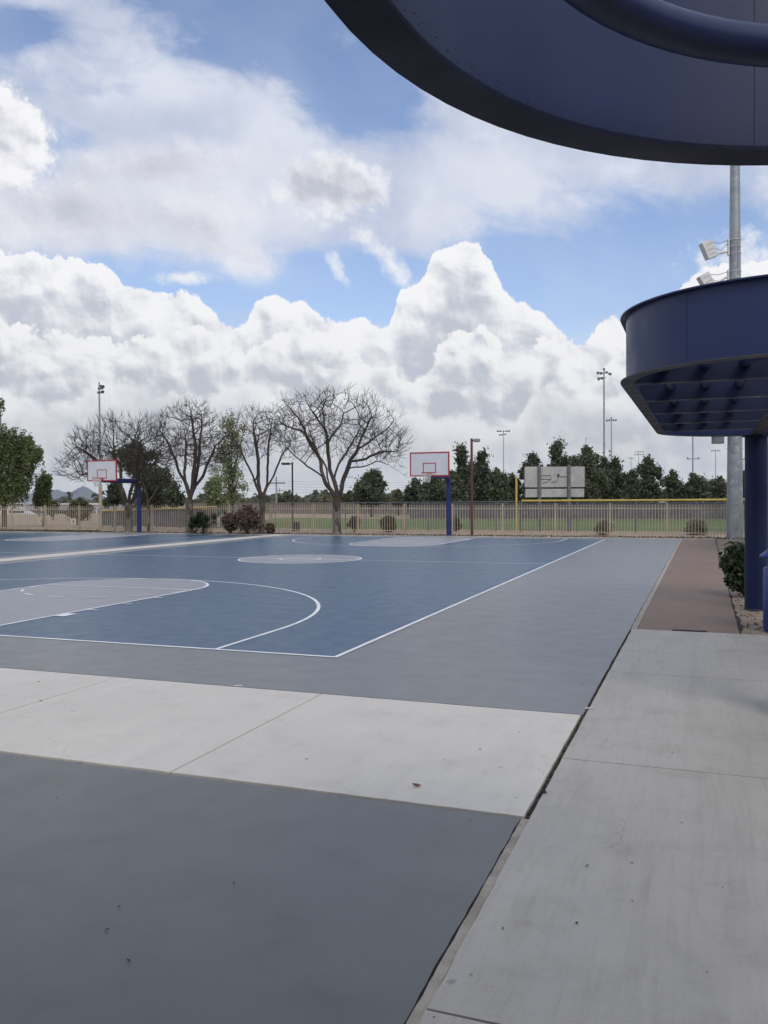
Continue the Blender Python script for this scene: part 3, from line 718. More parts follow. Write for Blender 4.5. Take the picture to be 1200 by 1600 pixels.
chain_fence('outfield chain link fence with a yellow top cap, right of the yellow foul pole', fa, G(1290, 834), 1.60, 1.62, True, 5)
chain_fence('plain grey chain link fence between the big bare tree and the foul pole', G(540, 827), fa - Vector((.1, 0, 0)), 1.52, 1.56, False, 8)
chain_fence('low grey chain link fence far behind the burgundy bush', G(345, 824), G(430, 824), 1.30, 1.3, False, 3)
chain_fence('low grey mesh windscreen fence with yellow cap behind the left hoop', G(160, 822), G(338, 826), 1.02, 1.30, True, 10, .04, 'windscreen')
chain_fence('long dark windscreen fence on the far side of the field, under the evergreens', G(640, 811), G(1300, 812), 1.28, 1.28, False, 24, .04, 'windscreen')
t = thing('block_wall', G(300, 800), 'long low brown block wall far beyond the grass, left half', 'wall')
A_, B_ = G(290, 801) - t.location, G(648, 803) - t.location
w = MB(); dd_ = (B_ - A_).normalized(); w.obox((A_ + B_) / 2 + UP * .6, (B_ - A_) / 2, Vector((-dd_.y, dd_.x, 0)) * .1, UP * .65); w.build('blocks', 'blockwall', t)
w = MB(); w.obox((A_ + B_) / 2 + UP * 1.29, (B_ - A_) / 2, Vector((-dd_.y, dd_.x, 0)) * .13, UP * .038); w.build('coping', 'stucco', t)

# foul pole
b0 = G(807, 831)
w = MB(); w.tube([(0, 0, -.1), (0, 0, 2.95)], .055, 12); tag(w.build('foul_pole', 'yellow', None, b0, True), 'plain yellow foul pole standing left of the grey sign board', 'pole')

# ================================================================ SIGN BOARD SEEN FROM BEHIND
dS = 45.6; c0 = D(866.5, 832, dS); c0.z = 0
ang = R(5); sx = Vector((RX.x * math.cos(ang) - RX.y * math.sin(ang), RX.x * math.sin(ang) + RX.y * math.cos(ang), 0)); sy = Vector((-sx.y, sx.x, 0))
t = thing('sign_board', c0, 'back of a grey metal sign board on two steel posts behind the fence', 'sign')
K = dS / F
def SB(u, v, o=0): return sx * ((u - 866.5) * K) + sy * o + UP * (CH - (v - HOR + 1.4) * K)
def panel(nm, u0, v0, u1, v1, th=.07):
    a, b_ = SB(u0, v1), SB(u1, v0); w = MB(); w.obox((a + b_) / 2, sx * ((b_ - a).dot(sx) / 2), sy * th, UP * ((b_.z - a.z) / 2)); o = w.build(nm, 'signback', t); bevel(o, .012); return o
up_ = panel('upper_panel', 819, 729.5, 914.5, 761.5); panel('lower_panel', 820, 764, 913.5, 777)
w = MB()
for u0 in (819.5, 866, 913.5): a, b_ = SB(u0, 761, -.075), SB(u0, 730, -.075); w.tube([a, b_], .012, 6)
w.build('panel_rib', 'signback', up_)
for u0 in (841.5, 888.5):
    a = SB(u0, 0); w = MB(); zt = SB(0, 727).z; w.obox(Vector((a.x, a.y, zt / 2 - .05)) - sy * .15, sx * .075, sy * .075, UP * (zt / 2 + .05)); bevel(w.build('post', 'grey_post', t), .01)
def Z3(x, y): return SB(620 + x / 3.75, 640 + y / 3.75, -.085)
for L_ in ([(840, 388), (900, 388)], [(840, 408), (895, 409)], [(850, 432), (880, 425), (905, 403)], [(905, 425), (935, 425), (943, 400), (945, 385)], [(950, 395), (997, 395)]):
    w = MB(); w.tube([Z3(*q) for q in L_], .014, 6); w.build('cable', 'dark_post', t)
w = MB(); w.obox(Z3(945, 385), sx * .06, sy * .03, UP * .06); w.build('junction_box', 'rust', t)

# ================================================================ LAMPS AND POLES
def P_(u, v, d): p = D(u, v, d); return p
def street_lamp(label, u, vb, vt, m, rad, side, hl, hw, d=None):
    b0 = G(u, vb); d = (b0 - Vector((CX, CY, 0))).dot(FW); H = D(u, vt, d).z
    t = thing('street_lamp', b0, label, 'street lamp')
    w = MB(); w.obox((0, 0, H / 2 - .05), (rad, 0, 0), (0, rad, 0), (0, 0, H / 2 + .05)); p = bevel(w.build('pole', m, t), .008)
    w = MB(); w.obox(RX * side * (hl * .35) + UP * (H - .1), RX * hl * .4, FW * .025, UP * .03); w.build('arm', m, t)
    w = MB(); w.obox(RX * side * (hl * .62) + UP * (H - .09), RX * hl * .38, FW * .16, UP * hw); h = bevel(w.build('lamp_head', m if side < 0 else 'steel', t), .015)
    w = MB(); w.obox(RX * side * (hl * .62) + UP * (H - .09 - hw - .008), RX * hl * .30, FW * .12, UP * .006); w.build('lens', 'glass', h)
street_lamp('red brown square lamp post standing right of the nearer hoop', 737.5, 836, 685, 'rust', .05, 1, .40, .07)
street_lamp('slim dark lamp post left of the big bare tree', 457.5, 829.5, 722, 'dark_post', .038, -1, .60, .055)
t = thing('litter_bin', G(463.5, 830), 'small dark slatted litter bin beside the slim dark lamp post', 'bin')
w = MB()
for i in range(20): a = 2 * PI * i / 20; w.obox((.17 * math.cos(a), .17 * math.sin(a), .24), (-.02 * math.sin(a), .02 * math.cos(a), 0), (.005 * math.cos(a), .005 * math.sin(a), 0), (0, 0, .23))
w.build('slats', 'dark_post', t)
w = MB(); w.lathe((0, 0, 0), [(.15, .02), (.15, .45)], 16); w.build('liner', 'black', t); w = MB(); w.lathe((0, 0, 0), [(.18, .471), (.19, .48), (.19, .50), (.12, .52)], 20); w.build('rim', 'dark_post', t)

# tall galvanised pole on the right
b0 = G(1148, 841.5); DPO = (b0 - Vector((CX, CY, 0))).dot(FW)
t = thing('lighting_pole', b0, 'tall thick galvanised steel pole rising behind the blue canopy', 'pole')
rad = lambda z: .335 - .0088 * z
w = MB(); w.lathe((0, 0, 0), [(rad(z), z) for z in (-.1, 3, 6, 9, 12, 15, 18, 21, 24)], 40); w.build('shaft', 'steel', t, smooth=True)
w = MB(); zc = D(1145, 700, DPO).z; cc = -FW * (rad(zc) + .002) - RX * .06 + UP * zc
w.tube([cc + RX * .17 * math.cos(2 * PI * i / 24) + UP * .21 * math.sin(2 * PI * i / 24) + FW * (.05 if abs(math.cos(2 * PI * i / 24)) > .6 else .01) for i in range(25)], .022, 8, False); w.build('handhole_rim', 'steel', t, smooth=True)
w = MB(); w.tube([-FW * (rad(z) + .01) + RX * .02 + UP * z for z in (9, 11, 12.6)], .012, 6); w.build('conduit', 'steel', t)
w = MB()
for z in (zc - .02, ): w.tube([-RX * (rad(z) + .07) + UP * z, RX * (rad(z) + .07) + UP * z], .014, 8)
w.build('step_bolt', 'steel', t)
# top cross arms with floodlights (above the picture)
w = MB(); w.obox((0, 0, 23.4), RX * 1.6, FW * .06, UP * .06); w.build('crossarm', 'steel', t)
def speaker(label, u, v, tilt, straps, a2):
    c = D(u, v, DPO - .1); ta = R(tilt); ex = RX * math.cos(ta) + UP * math.sin(ta); ez = UP * math.cos(ta) - RX * math.sin(ta)
    ex = (ex + FW * .18).normalized(); ez = (ez - ex * ez.dot(ex)).normalized(); ey = ex.cross(ez) * -1
    t = thing('loudspeaker', c, label, 'loudspeaker', 'white boxes clamped to the galvanised pole')
    w = MB(); w.obox((0, 0, 0), ex * .25, ey * .15, ez * .37); bevel(w.build('cabinet', 'white_box', t), .02)
    w = MB()
    for k in (-.24, -.02, .2): w.obox(-ey * .153 + ez * k + ex * .02, ex * .16, ey * .008, ez * .008)
    for k in (-.24, -.02, .2): w.obox(ey * .153 + ez * k + ex * .02, ex * .16, ey * .008, ez * .008)
    w.build('rib', 'stucco', t)
    pc = b0 - c; pz = lambda vv: D(1140, vv, DPO).z - c.z
    z0_ = pz(straps[-1]); z1_ = pz(straps[0]); rr_ = rad(c.z)
    edge = Vector((pc.x, pc.y, 0)) - RX * (rr_ + .05)
    w = MB(); w.obox(edge + UP * ((z0_ + z1_) / 2), RX * .035, FW * .05, UP * (abs(z1_ - z0_) / 2 + .07)); w.build('mounting_plate', 'white_box', t)
    w = MB(); w.tube([ex * .15 - ez * .26, edge + UP * (z0_ + .1)], .05, 8); w.build('arm', 'white_box', t)
    w = MB()
    k1 = edge + UP * z1_; k0 = ex * .26 + ez * .25
    w.tube([k0, k0 * .5 + k1 * .5 - UP * .08, k1], .012, 6); k2 = ex * .26 + ez * .02; w.tube([k2, k2 * .5 + k1 * .5 - UP * .28, k1 - UP * .12, k1], .012, 6); w.build('cable', 'wire', t)
    for s in straps:
        z = pz(s); R_ = rad(z + c.z) + .012; w = MB()
        w.tube([Vector((pc.x, pc.y, z)) + RX * R_ * math.cos(2 * PI * i / 24) + FW * R_ * math.sin(2 * PI * i / 24) for i in range(25)], .017, 6, False); w.build('strap', 'white_box', t)
speaker('upper white loudspeaker box tilted on the tall galvanised pole', 1107, 390.5, 23, (375.5, 386, 396.5), 0)
speaker('lower white loudspeaker box half hidden by the top of the blue canopy', 1104, 441, 31, (424.5, 435), 0)
c = D(1121.5, 680, DPO - .05)
t = thing('control_box', c, 'grey control box on the galvanised pole, just under the blue canopy', 'box')
w = MB(); w.obox((0, 0, 0), RX * .225, FW * .14, UP * .36); bevel(w.build('case', 'grey_post', t), .015)
w = MB(); w.obox(RX * .30, RX * .075, FW * .05, UP * .06); w.build('bracket', 'grey_post', t)
w = MB(); w.obox(-FW * .145, RX * .19, FW * .004, UP * .31); w.build('door', 'grey_post', t)

# floodlight poles of the ball fields
def flood(label, u, vt, d, wpx, arms, heads, m='steel', zb=None, base=None):
    b0 = D(u, 785, d); b0.z = 0 if zb is None else zb; H = D(u, vt, d).z - b0.z; k = d / F
    t = thing('floodlight_pole', b0, label, 'floodlight', 'sports field floodlight poles')
    w = MB(); w.lathe((0, 0, 0), [(wpx * k * .62, -.1), (wpx * k * .38, H)], 10); w.build('pole', m, t, smooth=True)
    if base: w = MB(); hb = D(u, base[0], d).z; w.lathe((0, 0, 0), [(base[1] * k / 2, -.1), (base[1] * k / 2, hb)], 12); w.build('pole_base', 'tan', t, smooth=True)
    for v, a, b_ in arms:
        z = D(u, v, d).z - b0.z; w = MB(); w.obox(RX * ((a + b_) / 2 * k) + UP * z, RX * ((b_ - a) / 2 * k), FW * .05, UP * max(.06, .35 * k)); w.build('crossarm', 'grey_post', t)
    for du, v, s in heads:
        z = D(u, v, d).z - b0.z; c = RX * du * k + UP * z; s *= k
        w = MB(); ax_ = (FW * (-.6) + UP * -.45 + RX * (.8 if du >= 0 else -.8)).normalized()
        pts = [c - ax_ * s * .9, c - ax_ * s * .5, c, c + ax_ * s * .45]; w.tube(pts, [s * .25, s * .5, s * .75, s * .8], 10); h = w.build('lamp_head', 'grey_post', t, smooth=True)
        if s > .3: w = MB(); w.tube([c + ax_ * s * .46, c + ax_ * s * .5], s * .7, 10); w.build('lens', 'glass', h)
flood('pale floodlight pole rising over the bare trees at far left', 157, 597, 54, 3.0, [(607, -2, 6), (613, -3, 6)], [(5.5, 604, 3.4), (5, 612, 3.2), (2.5, 603, 2.6), (-1.5, 613, 2.4)], 'steel', base=(757, 5.2))
flood('tallest floodlight pole, standing left of the blue canopy', 944, 575, 140, 2.9, [(583, -11, 11), (590, -10, 3)], [(-9, 582.5, 3.0), (-4, 583, 2.8), (9.5, 584.5, 3.0), (4, 581.5, 2.4), (-8, 592, 3.0), (-3, 591, 2.6), (0, 577, 2.4)])
flood('shorter floodlight pole just right of the tallest one', 955.5, 652, 200, 1.8, [(657.5, -8, 8)], [(-7, 657, 1.9), (-3, 656, 1.7), (3, 656, 1.7), (7, 656.5, 1.9), (0, 653.5, 1.5)])
flood('slim floodlight pole between the rusty lamp post and the yellow pole', 787, 672, 170, 1.4, [(674, -10, 10), (679, -6, 4)], [(-9, 673.5, 1.8), (-5, 673.5, 1.8), (5, 673.5, 1.8), (9, 673.5, 1.8), (-5.5, 679.5, 1.7), (-2, 679.5, 1.6), (3, 678.5, 1.6)])
flood('tiny distant floodlight pole peeking above the trees beside the rusty lamp post', 753, 706, 280, 1.0, [(709, -6, 6)], [(-5, 708.5, 1.1), (-2, 708, 1.1), (2, 708, 1.1), (5, 708.5, 1.1)])
flood('small distant floodlight with a single short row of lamps', 986, 714, 300, .9, [(716, -4, 4)], [(-3, 716, 1.0), (0, 716, 1.0), (3, 716, 1.0)])
flood('small distant floodlight with two rows of lamps', 998, 705, 280, .9, [(706, -6, 8), (710, -7, 8)], [(-5, 706, 1), (-1, 706, 1), (3, 706, 1), (7, 706, 1), (-6, 710.5, 1), (-2, 710.5, 1), (3, 710.5, 1), (7, 710.5, 1)])
flood('floodlight pole passing behind the underside of the blue canopy', 1082.5, 640, 150, 2.3, [(717, -8, 9)], [(-8, 716, 1.8), (9, 716, 1.8)])
flood('thin floodlight pole between the blue canopy and the galvanised pole', 1118, 702, 220, 1.2, [(704.5, -7, 7)], [(-6.5, 704.5, 1.2), (-3, 704, 1.2), (3, 704, 1.2), (6.5, 704.5, 1.2)])
flood('distant floodlight glimpsed between the galvanised pole and blue column', 1161, 716, 240, 1.2, [(717.5, -6, 6)], [(-5, 717, 1.2), (-1.5, 717, 1.2), (2, 717, 1.2), (5, 717, 1.2)])
flood('thin mast with a small box, above the trees right of the sign board', 915.5, 684, 180, .8, [], [(.5, 685, 1.2)])
flood('short lamp poking out of the treetops under the tallest floodlight', 952, 702, 120, .7, [], [(.8, 705, 2.0)])

# distant utility poles and wires
def upole(label, u, vt, d, wp):
    b0 = D(u, 785, d); b0.z = 0; H = D(u, vt, d).z
    t = thing('utility_pole', b0, label, 'utility pole', 'utility poles on the horizon')
    w = MB(); w.lathe((0, 0, 0), [(wp * d / F / 2, -.1), (wp * d / F / 2.6, H)], 8); w.build('pole', 'steel' if wp > 2 else 'dark_post', t)
    w = MB(); w.obox((0, 0, H - .8), RX * 1.1, FW * .06, UP * .07); w.build('crossarm', 'dark_post', t); return b0 + UP * (H - .7)
q1 = upole('thick grey utility pole left of the slim dark lamp post', 432, 745, 110, 3)
q2 = upole('far dark utility pole just left of the big bare trunk', 512, 766, 260, 1.2)
q3 = upole('thin dark utility pole in the haze beside the thick grey one', 437, 762, 240, 1.0)
for k, (v0, v1) in enumerate(((744, 752), (748, 756), (753, 759), (758, 763), (763, 766))):
    w = MB(); a, b_ = D(300, v0, 170), D(700, v1, 260); w.tube([a + (b_ - a) * (i / 10) - UP * 4 * (.9 * (i / 10) * (1 - i / 10)) for i in range(11)], .022, 4, False)
    tag(w.build('power_line', 'wire'), ['topmost', 'second highest', 'middle', 'second lowest', 'lowest'][k] + ' of the five thin power lines behind the big bare tree', 'power line', 'power lines behind the bare trees')

# left background: signs, boxes, cars, warehouses
t = thing('utility_cabinet', G(115, 820), 'small white box with a black mark standing on the dirt behind the left fence', 'box')
w = MB(); w.obox(UP * .24, RX * .20, FW * .10, UP * .21); bevel(w.build('case', 'white_box', t), .01); w = MB(); w.obox(UP * .25 - FW * .105, RX * .05, FW * .003, UP * .08); w.build('black_mark', 'black', t)
w = MB(); w.obox(RX * .23 + UP * .22, RX * .028, FW * .1, UP * .24); w.build('side_panel', 'dark_post', t)
w = MB(); w.obox(UP * .14, RX * .12, FW * .1, UP * .16); w.obox(UP * .32, RX * .14, FW * .12, UP * .018); o = w.build('marker_block', 'white_box', None, G(62, 819)); bevel(o, .02); tag(o, 'low pale block on the dirt near the leafy tree at far left', 'block')
def car(label, u, d, m, zb, rz):
    b0 = D(u, 790, d); b0.z = zb
    t = thing('parked_car', b0, label, 'car', 'cars parked beyond the left fence', rz)
    w = MB(); prof = [(-2.2, .35), (-2.2, .8), (-1.3, .92), (-.7, 1.4), (.9, 1.42), (1.7, .95), (2.2, .85), (2.2, .35)]
    for y in (-.85, .85): w.v += [(x, y, z) for x, z in prof]
    n = len(prof); w.f += [tuple(range(n)), tuple(range(2 * n - 1, n - 1, -1))] + [(i, i + n, (i + 1) % n + n, (i + 1) % n) for i in range(n)]
    bevel(w.build('body', m, t), .06)
    w = MB(); w.box(-1.0, -.858, .95, 1.2, .858, 1.3); bevel(w.build('window', 'black', t), .05)
    for x in (-1.4, 1.4):
        for y in (-.86, .86): w = MB(); w.tube([(x, y - .1, .33), (x, y + .1, .33)], .33, 14); w.build('wheel', 'black', t)
for a in (('silver car parked far behind the leftmost fence panels', 30, 118, 'carw', -.9, .2), ('dark car parked beside the silver one beyond the left fence', 47, 122, 'card', -1.0, .2), ('pale car parked beyond the fence near the hanging foliage', 70, 122, 'carw', -1.0, .3), ('dark car parked far behind the small white box', 101, 122, 'card', -1.0, .1), ('silver car far beyond the fence, just left of the olive shrub', 92, 124, 'carw', -1.05, .15)): car(*a)
def ware(label, u0, u1, vt, d, dep, zb=-6.5):
    a, b_ = D(u0, vt, d), D(u1, vt, d); H = a.z - zb; c = (a + b_) / 2; c.z = zb
    t = thing('warehouse', c, label, 'building', 'warehouses beyond the car park')
    hw = (b_ - a).length / 2
    w = MB(); w.obox(UP * H * .5, RX * hw, FW * dep, UP * H * .5); w.build('wall', 'white_wall', t)
    w = MB(); w.obox(UP * (H + .2), RX * (hw + .4), FW * (dep + .4), UP * .19); w.build('roof', 'white_box', t)
    for i in range(3): w = MB(); w.obox(RX * hw * (-.6 + .6 * i) - FW * (dep + .03) + UP * H * .60, RX * hw * .12, FW * .02, UP * H * .25); w.build('loading_door', 'grey_post', t)
ware('long pale warehouse between the leafy tree and the olive shrub', 72, 118, 789, 230, 12)
ware('pale warehouse low behind the leafy tree at far left', 28, 66, 788, 210, 10)
ware('pale warehouse right of the olive shrub, behind the floodlight base', 146, 186, 788.5, 240, 12)
# far hills
def ridge(name, prof, d, m, zb, dep, seed, dv=.5):
    rr = random.Random(seed); w = MB(); P = []
    for (u0, v0), (u1, v1) in zip(prof[:-1], prof[1:]):
        n = max(1, int(abs(u1 - u0) / 3))
        for i in range(n): q = i / n; P.append((u0 + (u1 - u0) * q, v0 + (v1 - v0) * q + rr.uniform(-dv, dv)))
    P.append(prof[-1]); rows = 7
    for j in range(rows):
        f = j / (rows - 1)
        for u, v in P:
            p = D(u, v, d); h = p.z - zb; q = 1 - abs(2 * f - 1)
            p2 = p + FW * dep * (2 * f - 1); w.v.append((p2.x, p2.y, zb + h * (q ** 1.1) * (1 + rr.uniform(-.12, .12) * (q < 1))))
    n = len(P)
    for j in range(rows - 1):
        for i in range(n - 1): a = j * n + i; w.f.append((a, a + 1, a + n + 1, a + n))
    return struct(w.build(name, m))
ridge('mountains', [(-420, 781), (-330, 772), (-240, 776), (-150, 768), (-80, 774), (-30, 770), (10, 775), (40, 772), (60, 769), (78, 769), (86, 764.8), (93, 765.5), (100, 769), (113, 769), (122, 763), (130, 759.5), (139, 763), (148, 769), (158, 774), (172, 779), (200, 783), (260, 786)], 3200, 'mount', -60, 500, 4)
ridge('hills', [(300, 783), (380, 781), (430, 779), (470, 777), (500, 775.5), (530, 776), (560, 778), (610, 784)], 900, 'redhill', -10, 90, 6, .2)
WHERE = ['second from the left, beside the grey utility pole', 'tallest of the three by the grey utility pole', 'just right of the slim lamp post', 'left one of the touching pair', 'right one of the touching pair', 'left of the far dark utility pole', 'halfway between the touching pair and the far pole', 'tall one left of the far dark utility pole', 'right of the far dark utility pole', 'leftmost of them all', 'right behind the big bare trunk', 'rightmost of them all']
def palm(u, v, d, i):
    b0 = D(u, 785, d); b0.z = 0; H = D(u, v, d).z
    t = thing('palm_tree', b0, 'tiny fan palm on the horizon, ' + WHERE[i], 'palm tree', 'fan palms on the horizon')
    w = MB(); w.lathe((0, 0, 0), [(.3, 0), (.22, H)], 6); w.build('trunk', 'bark', t)
    rg = np.random.default_rng(i); V = leaves([(0, 0, H)], [1.3], 160, .9, i, .75, .2); leaf_obj('crown', V, 'ever2', t)
for i, (u, v) in enumerate([(424, 777), (427, 774.5), (466, 777), (479, 777), (484, 777.5), (496, 777.5), (502, 777), (507, 775), (517, 777), (421, 779), (532, 778), (546, 777)]): palm(u, v, 560, i)

# ================================================================ LEAVES AND CHIPS ON THE PAVING
def dry_leaf_mesh(seed, L_=.05):
    rr = random.Random(seed); w = MB(); n = 7; s = len(w.v)
    for i in range(n):
        q = i / (n - 1); hw = L_ * .24 * math.sin(PI * min(.98, q + .02)) ** .8
        cz = .004 + L_ * .16 * (q - .5) ** 2 * 4 * rr.uniform(.6, 1.2)
        w.v += [((q - .5) * L_, -hw, cz + hw * .7 * rr.random()), ((q - .5) * L_, 0, cz), ((q - .5) * L_, hw, cz + hw * .7 * rr.random())]
    for i in range(n - 1):
        a = s + i * 3; w.f += [(a, a + 3, a + 4, a + 1), (a + 1, a + 4, a + 5, a + 2)]
    return w
LM = [vary('dark_dry_leaf', (.05, .042, .036), (.09, .07, .055), 30, .8), vary('brown_dry_leaf', (.16, .08, .05), (.10, .055, .035), 30, .8)]
lv = []
for i in range(4):
    o = dry_leaf_mesh(i, (.055, .045, .035, .06)[i]).build('dry_leaf', LM[0]); o.modifiers.new('thickness', 'SOLIDIFY').thickness = .0012; lv.append(o)
G_W = 'small dry leaf lying on the right hand walkway'; G_B = 'small dry leaf lying on the pale concrete band'; G_S = 'small dry leaf lying on the grey painted slab nearest the camera'; G_P = 'small dry leaf lying on the grey border of the blue court'
spots = [(678, 1592, G_W, 'dry leaf nearest the camera, beside the wide joint at the bottom edge'), (786, 1453, G_W, 'dark dry leaf alone on the walkway, left of the others below the weed'), (736, 1526, G_W, 'thin dark dry leaf just above the lowest cross joint of the walkway'),
         (917, 1355, G_W, 'left one of two dry leaves lying level in the middle of the near walkway panel'), (987, 1350, G_W, 'right one of two dry leaves lying level in the middle of the near walkway panel'), (909, 1190, G_W, 'dry leaf on the walkway cross joint, closest to the wide joint'),
         (929, 1191.5, G_W, 'dry leaf on the walkway cross joint, second from the wide joint'), (1065, 1287, G_W, 'long dark dry leaf on the walkway a step past the two level ones'), (1158, 1246, G_W, 'dry leaf near the right picture edge, below the walkway cross joint'), (1050, 1178, G_W, 'dry leaf lying just beyond the walkway cross joint, middle of the panel'),
         (1182, 1196, G_W, 'dry leaf at the right picture edge on the walkway cross joint'), (901, 1445, G_W, 'dry leaf on the walkway, between the lone dark one and the curled stem'), (988, 1410, G_W, 'curled dry stem straight below the right one of the level leaves'), (1129, 1389, G_W, 'tiny dry leaf on the right part of the nearest walkway panel'),
         (1105, 1522, G_W, 'dry leaf lowest on the right side of the walkway'), (1150, 1003, G_W, 'farthest dry leaf on the walkway, below the brown bed'), (1137, 996, G_W, 'dry leaf at the corner of the red path and the walkway'),
         (694, 1188, G_B, 'dry leaf above the red brown one on the concrete band'), (806, 1248, G_B, 'dry leaf on the concrete band close to the weed'), (405, 1182, G_B, 'left one of the paired dry leaves right of the band joint'), (479, 1187, G_B, 'right one of the paired dry leaves right of the band joint'), (273, 1102, G_B, 'dry leaf in the middle of the left band panel'),
         (130, 1126, G_B, 'dry leaf on the concrete band near its far left joint'), (374, 1207, G_B, 'dry leaf by the near edge of the concrete band, right of its joint'), (64, 1096, G_B, 'twig like dry leaf farthest left on the concrete band'), (811, 1145, G_B, 'dry leaf on the concrete band near the court corner'), (368, 1085, G_B, 'dry leaf on the concrete band just below the white paper scrap'),
         (60, 1066, G_B, 'dry leaf by the far edge of the concrete band at far left'), (750, 1172, G_B, 'dry leaf on the right part of the concrete band, halfway across'),
         (89, 1248, G_S, 'dry leaf at upper left of the nearest grey slab'), (486, 1457, G_S, 'largest dark dry leaf in the middle of the nearest grey slab'), (167, 1454, G_S, 'upper one of two dry leaves at lower left of the nearest grey slab'), (201, 1503, G_S, 'lower one of two dry leaves at lower left of the nearest grey slab'), (366, 1381, G_S, 'short dark twig in the centre of the nearest grey slab'),
         (321, 1291, G_S, 'faint dry stem near the top of the nearest grey slab'), (735, 1283, G_S, 'dry leaf near the top right corner of the nearest grey slab'), (186, 1418, G_S, 'tiny dry speck of leaf on the left of the nearest grey slab'),
         (614, 995, G_P, 'dry leaf on the grey border just outside the white sideline'), (120, 1018, G_P, 'dry leaf farthest left on the grey border below the baseline'), (291, 1032, G_P, 'upper one of two dry leaves on the border near the three point line end'), (303, 1040, G_P, 'lower one of two dry leaves on the border near the three point line end'),
         (588, 1051, G_P, 'dry leaf on the grey border right of the court corner'), (494, 1057, G_P, 'dry leaf on the grey border left of the court corner'), (910, 1069, G_P, 'dry leaf on the grey border close to the wide joint'), (892, 977, G_P, 'farthest dry leaf on the grey border, beside the walkway end')]
rr = random.Random(12)
for i, (u, v, lab, lab2) in enumerate(spots):
    p = G(u, v); s = lv[i % 4]
    o = s if i < 4 else s.copy()
    if i >= 4: COL.objects.link(o)
    o.location = (p.x, p.y, .006 if lab == G_W else .004); o.rotation_euler = (rr.uniform(-.2, .2), rr.uniform(-.15, .15), rr.uniform(0, 6.28)); o.scale = (1,) * 3
    k = rr.uniform(.16, .40) * (1.5 if v < 1100 else 1); o.scale = (k, k, k)
    tag(o, lab2, 'leaf', ('dry leaves on the ' + {G_W: 'walkway', G_B: 'concrete band', G_S: 'near grey slab', G_P: 'court border'}[lab]))
o = dry_leaf_mesh(9, .06).build('dry_leaf', LM[1]); o.location = G(650.5, 1228, .01); o.rotation_euler = (.3, .2, .6); tag(o, 'red brown curled leaf in the middle of the pale concrete band', 'leaf'); o.modifiers.new('thickness', 'SOLIDIFY').thickness = .0012
for (u, v, lab) in ((372, 1071.5, 'white paper scrap at the edge of the court border'), (921, 1106.5, 'white paper scrap wedged in the joint by the slab corner')):
    w = MB(); rr = random.Random(u); P = [(-.035, -.012, 0), (.0, -.018, .004), (.04, -.008, .001), (.036, .012, .005), (-.002, .016, .002), (-.038, .010, .004)]; w.quad(*P)
    o = w.build('paper_scrap', 'white_box', None, G(u, v, .008)); o.rotation_euler = (0, 0, .4); o.modifiers.new('thickness', 'SOLIDIFY').thickness = .001; tag(o, lab, 'litter')
# tuft of weed in the joint
wp = G(850, 1240); wp.z = -.01
t = thing('weed', wp, 'tiny green weed sprouting from the joint beside the concrete band', 'plant')
rg = random.Random(3); w = MB()
for i in range(60):
    a = rg.uniform(0, 6.28); l = rg.uniform(.015, .045); e = rg.uniform(.15, 1.2); dx, dy, dz = math.cos(a) * math.cos(e) * l, math.sin(a) * math.cos(e) * l, math.sin(e) * l
    s = .0035; px, py = -math.sin(a) * s, math.cos(a) * s
    w.quad((0, 0, 0), (dx * .6 + px, dy * .6 + py, dz * .7), (dx, dy, dz * .85), (dx * .6 - px, dy * .6 - py, dz * .7))
w.build('blades', 'hedge', t)
# grit and broken filler in the wide joint
w = MB(); rr = random.Random(8)
for i in range(900):
    y = rr.uniform(-9, 12); x = 10.452 + rr.uniform(-.02, .012); s = rr.uniform(.002, .006)
    w.obox((x, y, -.018 + s), (s, 0, 0), (0, s * 1.4, 0), (0, 0, s))
for i in range(700):
    x = rr.uniform(2, 10.4); s = rr.uniform(.002, .005); w.obox((x, rr.choice((-4.132, -1.69)) + rr.uniform(-.006, .006), -.018 + s), (s * 1.3, 0, 0), (0, s, 0), (0, 0, s))
tag(w.build('joint_grit', 'litter'), kind='stuff')

# added unseen flat roof behind the viewer, put there to shade the foreground
t = thing('added_shade_roof', (13, -16, 0), 'added unseen flat roof on posts above and behind the viewer, shading the foreground', 'shade roof')
w = MB(); w.box(-11.5, -12, 4.16, 8, 6.1, 4.36); w.build('roof', 'stucco', t)
for x in (-11, 7.5):
    for y in (-11.5, -5, 3.0): w = MB(); w.box(x - .15, y - .15, -.1, x + .15, y + .15, 4.159); w.build('post', 'royal', t)
# far scrub on the horizon
rg = np.random.default_rng(77); n = 5200; uu = rg.uniform(-60, 640, n); C = []
for u in uu:
    d = rg.uniform(300, 520); p = D(u, 783, d); zz = -6 if u < 250 else 0; C.append((p.x, p.y, zz + (abs(rg.normal()) * 1.6 + (5.0 if u < 250 else 0.4)) * (.8 + .5 * math.sin(u * .11) * math.sin(u * .037))))
tag(leaf_obj('distant_scrub', leaves(np.array(C), np.full(n, 1.1), n * 3, 1.3, 9, .7, .2), 'brownever'), kind='stuff')

# thin air that fades the far hills
hz = MB(); hz.box(-5200, -60, -75, 4200, 6200, 420)
mh = bpy.data.materials.new('thin_haze'); mh.use_nodes = True; nt = mh.node_tree; nt.nodes.remove(nt.nodes['Principled BSDF'])
pv = nt.nodes.new('ShaderNodeVolumePrincipled'); pv.inputs['Color'].default_value = (.96, .98, 1, 1); pv.inputs['Density'].default_value = .00009; nt.links.new(pv.outputs[0], nt.nodes['Material Output'].inputs['Volume'])
tag(hz.build('haze', mh), kind='stuff')

